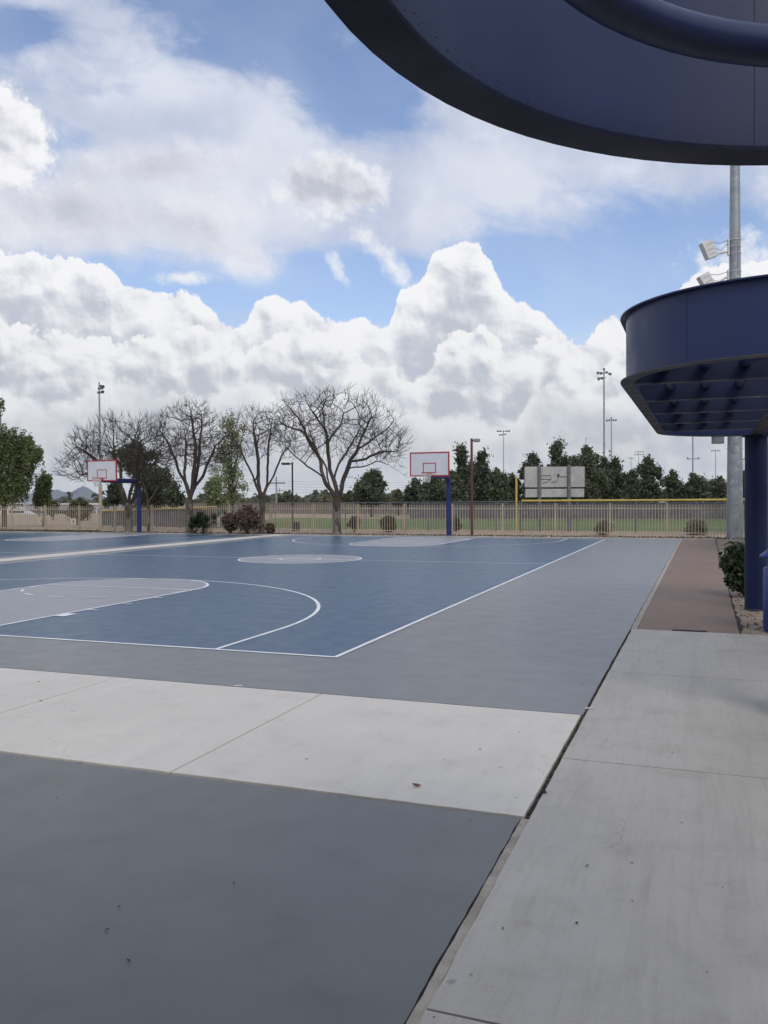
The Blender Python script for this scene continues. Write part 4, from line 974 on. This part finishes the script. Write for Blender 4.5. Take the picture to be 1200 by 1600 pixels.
# ================================================================ BARE TREES
from mathutils import noise as mnoise
def colonise(seeds, shape_pts, step, di, dk, iters, rs, trop=.24):
    """space colonisation: seeds = list of (pos, parent); grows towards the points of the crown"""
    pos = [Vector(p) for p, _ in seeds]; par = [q for _, q in seeds]
    pts = [Vector(p) for p in shape_pts]; alive = [True] * len(pts); near = [(1e9, -1)] * len(pts)
    kids = [0] * 200000
    fresh = list(range(len(pos)))
    rr = random.Random(rs)
    for it in range(iters):
        kd = kdtree.KDTree(len(fresh))
        for k in fresh: kd.insert(pos[k], k)
        kd.balance()
        acc = {}
        for i, p in enumerate(pts):
            if not alive[i]: continue
            _, k, d = kd.find(p)
            if k is not None and d < near[i][0]: near[i] = (d, k)
            if near[i][0] < dk: alive[i] = False; continue
            if near[i][0] < di: acc.setdefault(near[i][1], []).append(p)
        fresh = []
        for k, L_ in acc.items():
            if kids[k] > 3: continue
            v = Vector((0, 0, 0))
            for p in L_: v += (p - pos[k]).normalized()
            v = v.normalized() if v.length > 1e-4 else Vector((rr.uniform(-1, 1), rr.uniform(-1, 1), .5)).normalized()
            v = (v + Vector((rr.gauss(0, .15), rr.gauss(0, .15), rr.gauss(0, .14) + trop))).normalized()
            pos.append(pos[k] + v * step); par.append(k); kids[k] += 1; fresh.append(len(pos) - 1)
        if not fresh: break
    return pos, par
def tree_mesh(pos, par, r_tip, r_base, twigs, rs, twl=.30, droop=0.0, sidep=.36):
    rr = random.Random(rs); n = len(pos)
    ch = [[] for _ in range(n)]
    for i, p in enumerate(par):
        if p >= 0: ch[p].append(i)
    load = [0.0] * n
    for i in range(n - 1, -1, -1):
        if not ch[i]: load[i] = 1.0
        if par[i] >= 0: load[par[i]] += load[i]
    tot = load[0]; ex = math.log(r_base / r_tip) / math.log(max(tot, 2))
    rad = [r_tip * load[i] ** ex for i in range(n)]
    big, small = MB(), MB()
    st = [(0, None)]
    while st:
        k, pr = st.pop()
        chain = ([pr] if pr is not None else []) + [k]
        while ch[k]:
            c = sorted(ch[k], key=lambda q: -load[q])
            for q in c[1:]: st.append((q, k))
            k = c[0]; chain.append(k)
        P = [pos[q] for q in chain]; Rr = [rad[q] for q in chain]
        if pr is not None and len(Rr) > 1: Rr[0] = Rr[1] * 1.15
        # light smoothing
        P2 = [P[0]] + [(P[i - 1] + P[i] * 2 + P[i + 1]) / 4 for i in range(1, len(P) - 1)] + [P[-1]] if len(P) > 2 else P
        if len(P2) > 1: (big if max(Rr) > .028 else small).tube(P2, Rr, 8 if max(Rr) > .05 else (5 if max(Rr) > .02 else 3), False)
        if len(P2) > 1:
            tip = P2[-1]; d0 = (P2[-1] - P2[-2]).normalized()
            for _ in range(twigs):
                dv = (d0 * .5 + (tip - Vector((0, 0, tip.z * .5))).normalized() * .8 + Vector((rr.gauss(0, .35), rr.gauss(0, .35), rr.gauss(.15, .3)))).normalized(); l = rr.uniform(.4, 1.1) * twl
                m_ = tip + dv * l * .5 + Vector((rr.gauss(0, .02), rr.gauss(0, .02), 0)); dv2 = (dv + Vector((rr.gauss(0, .25), rr.gauss(0, .25), .15 - droop))).normalized()
                small.tube([tip, m_, m_ + dv2 * l * .5], [r_tip, r_tip * .8, r_tip * .5], 3, False)
    # fine side twigs on the outer branches
    c0_ = sum((p for p in pos), Vector((0, 0, 0))) / len(pos)
    for i in range(1, n):
        if load[i] <= 7 and rr.random() < sidep:
            out_ = (pos[i] - Vector((c0_.x * .5, c0_.y * .5, c0_.z * .45))).normalized(); a0 = (pos[i] - pos[par[i]]).normalized()
            dv = (out_ * .8 + a0 * .4 + Vector((rr.gauss(0, .45), rr.gauss(0, .45), rr.gauss(.25, .35)))).normalized(); l = rr.uniform(.5, 1.3) * twl
            m_ = pos[i] + dv * l * .5; small.tube([pos[i], m_, m_ + (dv + Vector((rr.gauss(0, .2), rr.gauss(0, .2), .2))).normalized() * l * .5], [r_tip * .9, r_tip * .75, r_tip * .45], 3, False)
    return big, small
def crown_points(n, c, rx, ry, rz, rs, low=-.75, shell=.0):
    rr = random.Random(rs); P = []
    while len(P) < n:
        x, y, z = rr.uniform(-1, 1), rr.uniform(-1, 1), rr.uniform(low, 1); q = x * x + y * y + z * z
        if q > 1 or q < shell * shell: continue
        P.append(Vector((c[0] + x * rx, c[1] + y * ry, c[2] + z * rz)))
    return P
def px_tree(u0, v0):
    b0 = G(u0, v0); d = (b0 - Vector((CX, CY, 0))).dot(FW)
    def X(u, v, o=0.0): p = D(u, v, d) - b0 + FW * o; return p
    return b0, d, X
def bare_tree(label, u0, v0, skel, crowns, r_base, rs, ztrunk, step=.14, di=1.0, dk=.20, twigs=3, r_tip=.0078, twl=.48, iters=80):
    """skel = limbs as [(u, v, depth offset)...]; crowns = [(u, v, offset, rx px, rz px, ry m, count)]"""
    b0, d, X = px_tree(u0, v0); k = d / F
    t = thing('bare_tree', b0, label, 'tree', 'leafless trees along the far fence')
    seeds = [(Vector((0, 0, -.05)), -1)]; index = {}
    rr = random.Random(rs)
    def walk(parent, P):
        last = parent
        for a in P:
            tgt = X(*a); src = seeds[last][0]; n = max(1, int((tgt - src).length / step)); wv = Vector((rr.gauss(0, .05), rr.gauss(0, .05), rr.gauss(0, .05))) * min(1.5, (tgt - src).length)
            for i in range(1, n + 1):
                p = src + (tgt - src) * (i / n)
                p = p + wv * math.sin(PI * i / n) * (1 if len(P) < 9 and P is not skel[0] else 0)
                if 0 < i < n: p = p + Vector((rr.gauss(0, .018), rr.gauss(0, .018), rr.gauss(0, .012)))
                seeds.append((p, last)); last = len(seeds) - 1
        return last
    def nearest(pt): return min(range(len(seeds)), key=lambda i: (seeds[i][0] - pt).length)
    for L_ in skel:
        st_ = X(*L_[0]); k0 = nearest(st_) if len(seeds) > 1 else 0
        walk(k0, L_ if len(seeds) == 1 else L_[1:])
    pts = []
    for i, (u, v, o, rx, rz, ry, n) in enumerate(crowns):
        c = X(u, v, o); P = crown_points(int(n * 1.2), (0, 0, 0), rx * k, ry, rz * k, rs * 10 + i)
        P = [p for p in P if mnoise.noise(p * 1.05 + Vector((rs * 7, i, 0))) > -.04 - .25 * (p.length < rz * k * .5)]
        pts += [c + RX * p.x + FW * p.y + UP * p.z for p in P]
    pos, par = colonise(seeds, pts, step, di, dk, iters, rs)
    big, small = tree_mesh(pos, par, r_tip, r_base, twigs, rs, twl)
    # trunk apart from the limbs
    w = MB(); zt = ztrunk; prof = []
    for i in range(9):
        q = i / 8; prof.append(((r_base * (1.55 - .75 * min(1, q * 4) if q < .12 else 1.06 - .1 * q)), -.05 + (zt + .05) * q))
    w.lathe((0, 0, 0), prof, 16)
    for j, vv in enumerate(w.v): a = math.atan2(vv[1], vv[0]); s = 1 + .06 * math.sin(3 * a + vv[2] * 2) + .03 * math.sin(7 * a); w.v[j] = (vv[0] * s, vv[1] * s, vv[2])
    tr = w.build('trunk', 'trunk', t, smooth=True)
    big.build('limbs', 'bark', t, smooth=True); small.build('twigs', 'twig', t)
    return t
def S(x, y): return (340 + x / 3.529, 580 + y / 3.529)     # reading aid for the main tree
sk = [[(*S(657, 893), 0), (*S(657, 760), 0), (*S(657, 700), 0)],
      [(*S(657, 720), 0), (*S(625, 650), -.1), (*S(590, 590), -.3), (*S(500, 525), -.8), (*S(430, 465), -1.0), (*S(365, 395), -1.2)],
      [(*S(590, 590), -.3), (*S(570, 500), .1), (*S(530, 410), .4), (*S(470, 330), .7), (*S(380, 300), .9), (*S(320, 260), 1.0)],
      [(*S(657, 700), 0), (*S(640, 600), .2), (*S(615, 500), .3), (*S(605, 400), .2), (*S(590, 310), -.1), (*S(530, 230), -.4), (*S(480, 130), -.5)],
      [(*S(605, 400), .2), (*S(650, 320), .6), (*S(685, 250), .9), (*S(690, 180), 1.0)],
      [(*S(590, 310), -.1), (*S(575, 200), .2), (*S(605, 110), .3)],
      [(*S(657, 700), 0), (*S(690, 610), -.2), (*S(730, 500), -.5), (*S(780, 430), -.8), (*S(870, 370), -1.0), (*S(950, 310), -1.2), (*S(1000, 265), -1.2)],
      [(*S(730, 500), -.5), (*S(820, 485), -.2), (*S(910, 440), .2), (*S(990, 440), .4)],
      [(*S(715, 550), -.4), (*S(780, 530), .2), (*S(880, 490), .6), (*S(960, 525), .9), (*S(1030, 570), 1.0)],
      [(*S(770, 440), -.7), (*S(800, 360), -.9), (*S(850, 250), -1.1)],
      [(*S(700, 590), -.3), (*S(750, 590), -1.2), (*S(800, 600), -1.8)],
      [(*S(570, 500), .1), (*S(500, 380), -.6), (*S(450, 260), -1.0), (*S(375, 160), -1.2)],
      [(*S(640, 600), .2), (*S(680, 480), 1.2), (*S(740, 370), 1.9), (*S(800, 260), 2.2)],
      [(*S(625, 650), -.1), (*S(590, 520), 1.2), (*S(520, 400), 2.0), (*S(480, 300), 2.3)]]
bare_tree('biggest wide spreading leafless tree, left of the nearer hoop', 526, 835.3, sk,
          [(525, 668, 0, 92, 64, 3.0, 1500), (590, 690, 0, 50, 42, 2.4, 700), (470, 665, 0, 52, 48, 2.4, 650), (612, 715, 0, 26, 28, 1.2, 150)], .20, 3, 1.72)
bare_tree('leafless tree with twin leaning limbs above the burgundy bush', 409.5, 833.5,
          [[(409.5, 833, 0), (409.5, 786, 0)], [(409, 790, 0), (403, 765, 0), (392, 735, -.3), (378, 700, -.6), (366, 680, -.8)], [(404, 770, 0), (402, 735, .4), (398, 700, .7), (392, 660, .8)], [(410, 788, 0), (417, 760, .1), (430, 735, .2), (440, 710, .1), (455, 690, -.3)], [(417, 760, .1), (421, 725, -.5), (424, 690, -.9), (430, 655, -1)], [(398, 750, -.1), (406, 715, -1), (412, 680, -1.4)]],
          [(408, 680, 0, 50, 46, 2.2, 1000), (450, 700, 0, 20, 28, 1.3, 150)], .15, 5, 1.35)
bare_tree('tall upright leafless tree with a pale trunk, third from the left', 296, 833,
          [[(296, 833, 0), (296, 780, 0)], [(296, 785, 0), (290, 755, 0), (277, 720, -.3), (265, 690, -.5)], [(296, 782, 0), (300, 750, .2), (303, 715, .4), (300, 680, .5), (295, 650, .4)], [(296, 785, 0), (310, 755, -.1), (326, 725, -.4), (342, 695, -.6)], [(290, 755, 0), (283, 720, 1.0), (280, 680, 1.4)], [(304, 760, 0), (316, 730, -1), (322, 690, -1.5), (326, 655, -1.6)]],
          [(300, 688, 0, 66, 60, 2.8, 2600), (345, 705, 0, 30, 34, 1.6, 300)], .19, 8, 1.75)
tb_ = bare_tree('broad bushy leafless tree behind the left hoop, pruned stub on its trunk', 201, 832.4,
          [[(201, 833, 0), (201, 790, 0)], [(201, 795, 0), (190, 765, 0), (172, 740, -.3), (150, 715, -.6), (128, 700, -.8)], [(201, 792, 0), (205, 760, .2), (206, 725, .4), (205, 690, .5)], [(201, 792, 0), (214, 765, -.1), (235, 735, -.4), (255, 705, -.6)], [(190, 765, 0), (180, 725, 1), (165, 695, 1.4)], [(214, 765, 0), (222, 725, -1), (226, 690, -1.4)], [(172, 740, -.3), (145, 735, .4), (118, 742, .6)]],
          [(198, 700, 0, 84, 54, 3.0, 3600), (140, 718, 0, 48, 42, 2.2, 1300), (118, 735, 0, 30, 26, 1.4, 300)], .20, 11, 1.55)
w = MB(); c_ = UP * 1.55 - FW * .17; w.tube([c_ + FW * .1, c_ - FW * .06, c_ - FW * .09], [.10, .10, .075], 12); w.build('stub', 'trunk', tb_, smooth=True)
bare_tree('slender young leafless tree right of the left hoop pole', 232, 833,
          [[(232, 833, 0), (232, 795, 0), (230, 775, 0)], [(231, 785, 0), (245, 765, 0), (262, 745, .2)], [(230, 775, 0), (222, 755, 0), (212, 735, -.2)]],
          [(238, 748, 0, 40, 34, 1.6, 500)], .075, 14, 1.3, twigs=2)

# ================================================================ LEAFY TREES
def crown_tree(name, label, cat, u, vtop, hw, vbot, d, m, n, seed, size=.22, prof=None, trunk=.18, vbase=None, lean=0, nb=26, group=None, rmin=.16, rmax=.30, flat=1.0, tb=None):
    b0 = D(u, 785, d); b0.z = 0; k = d / F
    if tb is not None: b0.z = tb
    zt = D(u, vtop, d).z - b0.z; zb = max(.3, D(u, vbot, d).z - b0.z); H = zt - zb; Wd = hw * k
    t = thing(name, b0, label, cat, group)
    prof = prof or (lambda q: (1 - (2 * q - .7) ** 2 * .52) ** .5 if abs(2 * q - .7) < 1.38 else 0)
    C, Q = clumps(nb, prof, seed, rmin, rmax); rr_ = random.Random(seed + 5)
    rr = random.Random(seed)
    cen = [(x * Wd * .85, y * Wd * .75, zb + z * H * .90) for x, y, z in C]; rad = [q * min(Wd * 1.5, H) * (.55 + .45 * min(1, prof(z) * 1.3)) for (x, y, z), q in zip(C, Q)]
    for i in range(12):
        z = .06 + .88 * i / 11; cen.append((rr_.uniform(-.1, .1) * Wd, 0, zb + z * H)); rad.append(max(.10 * H, prof(z) * Wd * .42) * rr_.uniform(.8, 1.1))
    V = leaves(cen, rad, n, size, seed, flat, .35)
    # stray sprays so the outline stays ragged
    V2 = leaves(cen, [q * 1.4 for q in rad], n // 9, size * .9, seed + 1, flat, .85)
    leaf_obj('crown', np.concatenate([V, V2]), m, t)
    w = MB(); zz = zb + H * .55; pts = [(0, 0, -.1), (trunk * .3, 0, zb * .6), (0, trunk * .4, zb + H * .2), (0, 0, zz)]
    w.tube(pts, [trunk, trunk * .8, trunk * .6, trunk * .2], 8); w.build('trunk', 'bark', t, smooth=True)
    w = MB()
    for i in range(0, len(cen), 3):
        c = Vector(cen[i]); s = Vector((0, 0, zb + (c.z - zb) * .35)); w.tube([s, (s + c) / 2 + Vector((0, 0, -.1)), c], [trunk * .35, trunk * .22, trunk * .08], 5, False)
    w.build('limbs', 'bark', t)
    return t
def cone(q): return max(.12, (1 - q) ** .5 * 1.05) if q > .12 else 1.1
def col_(q): return .75 if q < .8 else .75 * (1 - (q - .8) * 3.4)
GR = 'evergreens beyond the playing field'
EV = [(580, 737, 36, 785, 86, 'ever', None, 'round dark evergreen right of the big bare tree', 6500),
      (622, 765, 14, 788, 92, 'olive', None, 'pale olive tree peeping out beside the round dark evergreen', 2200),
      (650, 747, 20, 793, 88, 'ever', None, 'dark evergreen showing left of the nearer backboard', 3500),
      (681, 741, 27, 793, 84, 'ever2', None, 'lighter green tree behind the nearer hoop net', 5000),
      (722, 698, 25, 793, 88, 'ever', cone, 'tall pointed evergreen between the hoop and the rusty lamp post', 6000),
      (752, 706, 27, 793, 90, 'ever', cone, 'dark evergreen right behind the rusty lamp post', 6000),
      (712, 742, 18, 793, 82, 'ever2', None, 'lighter green tree right of the blue hoop pole', 3500),
      (700, 733, 24, 793, 94, 'ever', None, 'dark evergreen filling in between the hoop and the tall pointed one', 4000),
      (737, 722, 27, 793, 95, 'ever2', None, 'hazier evergreen behind the rusty lamp post, between the two tall ones', 5000),
      (848, 733, 30, 793, 95, 'ever', None, 'evergreen mass directly behind the sign board', 5000),
      (893, 714, 27, 793, 93, 'ever', None, 'evergreen behind the right post of the sign board', 5000),
      (943, 714, 26, 793, 93, 'ever', None, 'evergreen between the broad one and the tallest floodlight', 5000),
      (776, 734, 25, 793, 88, 'ever2', None, 'mid green evergreen left of the yellow foul pole', 5000),
      (801, 742, 22, 793, 92, 'ever', None, 'dark evergreen directly behind the yellow foul pole', 4000),
      (833, 710, 23, 793, 90, 'ever', None, 'dark evergreen over the left end of the sign board', 5500),
      (870, 689, 33, 793, 87, 'ever', cone, 'pointed evergreen rising over the middle of the sign board', 6500),
      (918, 698, 36, 793, 84, 'ever2', None, 'broad green evergreen at the right end of the sign board', 9000),
      (962, 716, 22, 793, 86, 'ever', None, 'evergreen at the foot of the tallest floodlight', 5000),
      (990, 735, 20, 793, 90, 'ever2', None, 'small lighter evergreen filling the gap before the rounded dark one', 3500),
      (1014, 716, 24, 793, 84, 'ever', None, 'rounded dark evergreen under the two small distant floodlights', 6500),
      (1050, 735, 20, 793, 88, 'ever2', None, 'small ragged evergreen right of the rounded dark one', 4000),
      (1084, 740, 25, 793, 85, 'ever', None, 'dark evergreen below the blue canopy, crossed by a floodlight pole', 5500),
      (1122, 745, 24, 793, 88, 'ever2', None, 'thin grey green tree left of the galvanised pole', 4000),
      (1165, 736, 24, 793, 90, 'ever', None, 'evergreen between the galvanised pole and the blue column', 4500),
      (1215, 728, 30, 793, 90, 'ever', None, 'evergreen hidden mostly behind the blue column', 3000)]
for i, (u, vt, hw, vb, d, m, pf, lab, n) in enumerate(EV):
    crown_tree('evergreen_tree' if m != 'olive' else 'olive_tree', lab, 'tree', u, vt, hw, vb, d, m, int(n * 1.6), 100 + i, .16, pf, .2, nb=44, group=GR, rmin=.10, rmax=.24)
# brown green spreading trees behind the left hoop
GL = 'leafy trees behind the bare trees'
crown_tree('spreading_tree', 'dark brown green spreading tree behind the left bare tree', 'tree', 212, 690, 46, 735, 66, 'brownever', 6500, 201, .12, None, .2, group=GL, nb=30, flat=.8)
crown_tree('spreading_tree', 'low dark spreading tree filling the gap behind the third bare tree', 'tree', 243, 732, 44, 787, 70, 'brownever', 5500, 202, .13, None, .16, group=GL, nb=30)
crown_tree('spreading_tree', 'small dark green tree hanging low left of the pale trunk', 'tree', 272, 756, 15, 792, 60, 'ever', 2600, 203, .15, None, .1, group=GL, nb=16)
crown_tree('spreading_tree', 'small dark tree right of the floodlight base', 'tree', 178, 752, 16, 790, 68, 'ever', 2400, 204, .16, None, .1, group=GL, nb=16)
crown_tree('feathery_tree', 'light green feathery tree behind the leafless trees', 'tree', 362, 647, 42, 790, 60, 'feather', 5200, 205, .09, lambda q: .95 - .55 * abs(q - .35), .17, group=GL, nb=60, rmin=.09, rmax=.17)
crown_tree('feathery_tree', 'small light green tree between the burgundy bush and the pale trunk', 'tree', 335, 745, 22, 800, 56, 'feather', 3000, 206, .12, None, .1, group=GL, nb=30)
crown_tree('shrub_tree', 'pale olive round desert tree beyond the small white box', 'tree', 126, 781, 22, 806, 78, 'olive', 5000, 207, .16, None, .1, group=GL, nb=26)
crown_tree('shrub_tree', 'little scrubby tree left of the pale olive one', 'tree', 82, 782, 14, 803, 80, 'olive', 1300, 208, .16, None, .08, group=GL, nb=12)
crown_tree('shrub_tree', 'small green tree low on the horizon left of the slim lamp post', 'tree', 448, 774, 20, 793, 130, 'ever2', 2500, 209, .3, None, .2, group=GL, nb=20)
crown_tree('shrub_tree', 'bushy dull tree on the horizon just left of the big trunk', 'tree', 508, 779, 18, 790, 120, 'olive', 2200, 210, .3, None, .2, group=GL, nb=20)
crown_tree('shrub_tree', 'brownish tree on the horizon just right of the big trunk', 'tree', 546, 768, 14, 793, 110, 'brownever', 2200, 211, .25, None, .2, group=GL, nb=16)
# hanging pepper tree at far left
def hanging(label, u, d, parts, m, seed, trunkpts, tr):
    b0 = D(u, 785, d); b0.z = 0; k = d / F
    t = thing('pepper_tree', b0, label, 'tree', GL); VV = []
    rg = np.random.default_rng(seed); limb = MB()
    for (uu, vt, vb, hw, n, o) in parts:
        top = D(uu, vt, d) - b0 + FW * o; H = (vb - vt) * k; Wd = hw * k
        for s in range(n):
            a = rg.uniform(0, 6.28); q = math.sqrt(rg.random()); x, y = q * Wd * math.cos(a), q * Wd * math.sin(a)
            z0 = top.z - H * (.02 + .55 * rg.random() + .12 * q * q); Ls = H * (.18 + .38 * rg.random())
            base = top + RX * x + FW * y; mm = 14
            for j in range(mm):
                f = j / mm; VV.append((base.x + .06 * math.sin(s + f * 3) + rg.normal() * .05, base.y + rg.normal() * .05, max(.3, z0 - Ls * f + rg.normal() * .03)))
        c = top - UP * H * .3
        limb.tube([Vector(trunkpts[-1]) if False else Vector((0, 0, 1.5)), (Vector((0, 0, 2.5)) + c) / 2, c], [tr * .5, tr * .35, tr * .12], 6, False)
    C = np.array(VV); V = leaves(C, np.full(len(C), .12), len(C) * 2, .075, seed, 1, .2, droop=.7, long=2.4)
    leaf_obj('crown', V, m, t)
    w = MB(); w.tube([(0, 0, -.1), (.05, 0, .9), (-.05, .05, 1.8), (0, 0, 3.0)], [tr * 1.2, tr, tr * .85, tr * .6], 10); w.build('trunk', 'bark', t, smooth=True); limb.build('limbs', 'bark', t)
    return t
hanging('drooping green pepper tree at the far left edge', 6, 56, [(-4, 655, 730, 30, 150, 0), (14, 664, 735, 26, 150, .5), (-2, 700, 775, 34, 170, 0), (24, 690, 765, 20, 100, .6), (-50, 612, 760, 34, 220, 1), (51, 690, 732, 15, 70, 0), (32, 730, 792, 11, 60, 0), (14, 735, 797, 13, 80, -.6), (-6, 614, 648, 6, 16, .5), (38, 678, 712, 12, 40, .3)], 'willow', 31, [(0, 0, 0)], .16)
hanging('narrow hanging green tree just right of the pepper tree', 68, 60, [(67, 733, 800, 12.5, 150, 0), (58, 752, 797, 6, 30, 0)], 'willow', 32, [(0, 0, 0)], .09)

# ================================================================ SHRUBS
def bush(name, label, u, vb, hw, vt, m, n, seed, size, d=None, flat=None, group=None, shell=.55, sq=1.0, cat='bush', drop=0):
    b0 = G(u, vb) if d is None else D(u, vb, d); dd = (b0 - Vector((CX, CY, 0))).dot(FW); b0.z = 0; k = dd / F; H = (vb - vt) * k; Wd = hw * k
    t = thing(name, b0, label, cat, group); rr = random.Random(seed)
    cen, rad = [], []
    for i in range(26):
        a = rr.uniform(0, 6.28); q = math.sqrt(rr.random()) * .62; z = rr.random()
        w_ = (1 - (2 * z - .9) ** 2 * .45) if sq >= 1 else 1
        cen.append((q * Wd * math.cos(a) * w_, q * Wd * .9 * math.sin(a) * w_, H * (.18 + .62 * z))); rad.append(min(Wd, H) * rr.uniform(.28, .42))
    V = leaves(cen, rad, n, size, seed, .9, shell); V[:, 2] = np.maximum(V[:, 2], .01)
    leaf_obj('foliage', V, m, t)
    w = MB()
    for i in range(12):
        c = Vector(cen[i]); w.tube([(rr.uniform(-.05, .05), rr.uniform(-.05, .05), -.05), c * .5, c], [.02, .014, .006], 5, False)
    w.build('stems', 'twig', t); return t
bush('hedge_bush', 'dark green leafy bush beside the blue column and red path', 1172, 932, 50, 832, 'hedge', 15000, 41, .055, shell=.6)
bush('round_bush', 'brown round clipped bush behind the fence, nearer to the big trunk', 553.5, 829, 13, 803, 'brownb', 3500, 42, .05, d=46.5)
bush('round_bush', 'brown round clipped bush behind the fence, farther right of the trunk', 607, 830, 16, 803, 'brownb', 4200, 43, .05, d=46)
bush('round_bush', 'dark bush hidden behind the base of the nearer hoop pole', 712, 831, 12, 806, 'brownb', 2500, 47, .07, d=46)
bush('sage_bush', 'grey wispy desert bush behind the fence, below the right end of the sign', 943, 838.5, 21, 815, 'sage', 4500, 44, .045, d=41, shell=.3)
bush('sage_bush', 'grey wispy desert bush behind the fence at the end of the red path', 1086, 839.5, 24, 813, 'sage', 5500, 45, .045, d=40.6, shell=.3)
bush('burgundy_bush', 'ragged burgundy leaved bush under the twin limbed bare tree', 386, 833, 37, 785, 'burg', 3800, 46, .075, d=44.4, shell=.1)
bush('burgundy_bush', 'low ragged burgundy bush left of the twin limbed bare tree', 360, 833, 19, 797, 'burg', 1700, 49, .075, d=44.5, shell=.1)
bush('burgundy_bush', 'small dark burgundy bush at the foot of the bare trunk, right side', 422, 833, 11, 815, 'burg', 1200, 48, .07, d=44.2, shell=.3)
# yucca clump in front of the fence
def yucca(label, u, vb, d, hw, h, seed):
    b0 = D(u, vb, d); b0.z = 0; t = thing('yucca', b0, label, 'plant'); rr = random.Random(seed); w = MB()
    for hd in range(13):
        c = Vector((rr.uniform(-.5, .5) * hw, rr.uniform(-.3, .3), rr.uniform(.12, .75) * h))
        for i in range(110):
            a = rr.uniform(0, 6.28); e = rr.uniform(-.7, 1.35); l = rr.uniform(.3, .5) * h; dv = Vector((math.cos(a) * math.cos(e), math.sin(a) * math.cos(e), math.sin(e))); sd_ = Vector((-math.sin(a), math.cos(a), 0)) * .012
            m_ = c + dv * l * .5; tip = c + dv * l - UP * .05; w.quad(c - sd_, m_ - sd_ * 1.3, tip, m_ + sd_ * 1.3)
    w.v = [(x, y, max(z, .01)) for x, y, z in w.v]
    w.build('leaves', 'hedge', t)
    w = MB(); w.tube([(0, 0, -.05), (.05, 0, h * .4), (0, 0, h * .6)], .06, 8); w.build('stem', 'bark', t); return t
yucca('dark spiky yucca clump between the pale trunk and the burgundy bush', 317, 833, 44.6, 1.1, 1.3, 51)
# grass tufts at the front of the dry lawn and scattered twigs on the dirt
rg = np.random.default_rng(5); n = 5000
cx_ = rg.uniform(-45, -21, n); cy_ = rg.uniform(PY1 + .3, 31.4, n)
V = leaves(np.stack([cx_, cy_, np.full(n, .04)], 1), np.full(n, .04), n * 2, .05, 6, 1, .2, droop=-1.5, long=1.8)
tag(leaf_obj('dry_grass', V, 'olive'), kind='stuff')
n = 2600; q = rg.random(n)
cx_ = rg.uniform(11.9, 13.2, n); cy_ = 3.4 + 27 * rg.random(n) ** 1.3
V = leaves(np.stack([cx_, cy_, np.full(n, .005)], 1), np.full(n, .02), n, .022, 7, .2, .2, long=1.4)
tag(leaf_obj('fallen_leaves', V, 'litter'), kind='stuff')
n = 5000
cx_ = rg.uniform(-24, 13, n); cy_ = PY1 + .1 + 1.7 * rg.random(n) ** 1.6
V = leaves(np.stack([cx_, cy_, np.full(n, .012)], 1), np.full(n, .02), n, .05, 8, .2, .2, long=1.4)
tag(leaf_obj('leaf_drift', V, 'litter'), kind='stuff')
SC.cycles.max_bounces = 6; SC.cycles.diffuse_bounces = 3; SC.cycles.glossy_bounces = 3; SC.cycles.transmission_bounces = 3; SC.cycles.transparent_max_bounces = 4
SC.cycles.use_adaptive_sampling = True; SC.cycles.adaptive_threshold = .02
SC.cycles.caustics_reflective = False; SC.cycles.caustics_refractive = False
